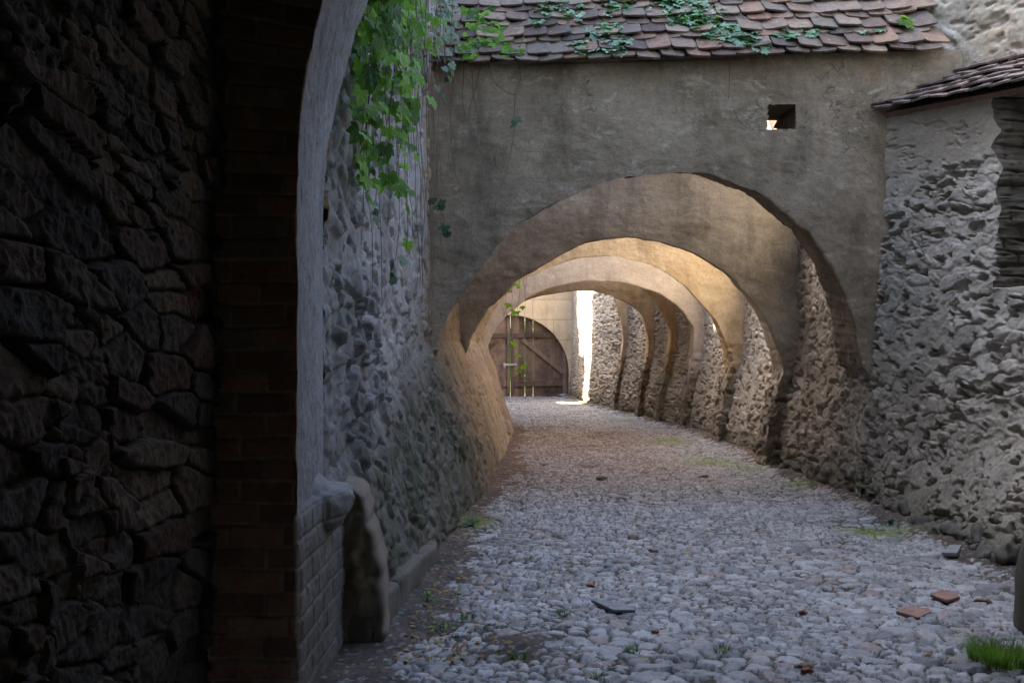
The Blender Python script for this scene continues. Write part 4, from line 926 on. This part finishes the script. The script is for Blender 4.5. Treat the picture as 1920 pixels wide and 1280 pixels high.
bits = [('brick_fragment', 'rounded red brick fragment on the cobbles beyond the centre', 1197, 990, .045, 'brickbit'), ('stone', 'ochre brown stone just below the red brick fragment', 1186, 1010, .05, 'looserock'),
        ('stone', 'flat brown stone lying alone far down the lane', 1129, 900, .07, 'looserock'), ('stone', 'small brown stone far down the lane, right of the flat one', 1319, 896, .055, 'looserock'),
        ('stone', 'rounded brown stone at right, beside the pinkish tile shard', 1843, 1133, .05, 'looserock'), ('brick_fragment', 'orange brick fragment at the bottom, right of centre', 1512, 1262, .03, 'brickbit'),
        ('brick_fragment', 'flat orange brick chip in the lower middle of the lane', 1507, 1153, .028, 'brickbit'), ('brick_fragment', 'orange brick chip on the left of the cobbles, level with the slab', 1107, 1097, .028, 'brickbit'),
        ('stone', 'small ochre stone on the middle cobbles, above the slab', 1225, 1036, .04, 'looserock'), ('brick_fragment', 'red brick chip at the right edge of the cobbles', 1908, 1152, .035, 'brickbit'),
        ('stone', 'dark stone near the middle of the lane, below the far brown stone', 1166, 937, .045, 'slate'), ('stone', 'pale flat stone in the leaf litter at the left', 1021, 873, .07, 'whiterock'),
        ('brick_fragment', 'small red chip on the cobbles at lower centre left', 1228, 1193, .022, 'brickbit'), ('stone', 'brown stone sunk between the cobbles at the bottom centre', 1513, 1255, .05, 'looserock'), ('stone', 'pale rounded stone at the end of the lane before the gate', 1056, 744, .16, 'slate')]
for i, (nm, lab, x, y, r_, mt) in enumerate(bits):
    d = gd(y); X_ = (x-960)/F*d; tag(lump(nm, (X_, d, gz(X_, d)+r_*.25), (r_, r_*.75, r_*.5), M[mt], None, i+20, 12, .8), lab, 'stone' if nm == 'stone' else 'brick')
# fallen leaves: uncountable litter
rr2 = random.Random(5); lv = Leaves(); 
for i in range(900):
    y = 5.3+rr2.random()**1.6*14
    x = float(XLb(max(y, 5.6)))+.12+abs(rr2.gauss(0, .35)) if rr2.random() < .75 else rr2.uniform(float(XLb(max(y, 5.6)))+.2, 3.3)
    s_ = rr2.uniform(.012, .03); p = np.array([x, y, gz(x, y)+.008])
    o_ = np.array([rr2.uniform(-.4, .4), rr2.uniform(-.6, .2), 1]); a = rr2.uniform(0, 6.28); d_ = np.array([math.cos(a), math.sin(a), 0]); o_ /= np.linalg.norm(o_); d_ -= o_*np.dot(d_, o_); sdv = np.cross(d_, o_)
    v = np.array([-d_*s_, sdv*s_*.5, d_*s_, -sdv*s_*.5])+p; lv.V.append(v); lv.F.append(np.array([(0, 1, 2, 3)])+lv.n); lv.n += 4; lv.T.append(np.full(4, rr2.random()))
m, n, b = newmat('dry_leaf'); n.links.new(ramp(n, attr(n, 'tone'), [(0, (.16, .07, .03)), (.5, (.24, .13, .05)), (.8, (.30, .24, .08)), (1, (.14, .18, .05))]), b.inputs['Base Color']); b.inputs['Roughness'].default_value = .8
o = mesh_arrays('leaf_litter', np.vstack(lv.V), np.vstack(lv.F), m, None, dict(tone=np.concatenate(lv.T)), smooth=False)
tag(o, 'small dry fallen leaves scattered over dirt and cobbles', 'leaves', None, 'stuff')
# bushes beyond the gate
for k, (bx, by) in enumerate(((-6, 52), (1, 58), (7, 50))):
    rr3 = random.Random(k); root = empty('bush', (bx, by, 0), ('green bush beyond the far gate, left', 'green bush beyond the far gate, middle', 'green bush beyond the far gate, right')[k], 'bush'); bpy.context.view_layer.update(); lv = Leaves(); mb = MB()
    for i in range(1200):
        u = rr3.gauss(0, 1), rr3.gauss(0, 1), rr3.gauss(0, 1); l = math.sqrt(sum(a*a for a in u)); R_ = 2.4*rr3.random()**.4; lv.add((bx+u[0]/l*R_, by+u[1]/l*R_, max(.1, 1.6+u[2]/l*R_*.8)), .22, (0, -1, .5), rr3, rr3.random())
    for i in range(5): mb.tube([(bx, by, -.1), (bx+rr3.uniform(-1, 1), by+rr3.uniform(-1, 1), 1.6), (bx+rr3.uniform(-1.5, 1.5), by+rr3.uniform(-1.5, 1.5), 2.6)], .06, .02, 5)
    adopt(mb.build('stem', M['stem']), root); lv.build(M['leaf'], root)
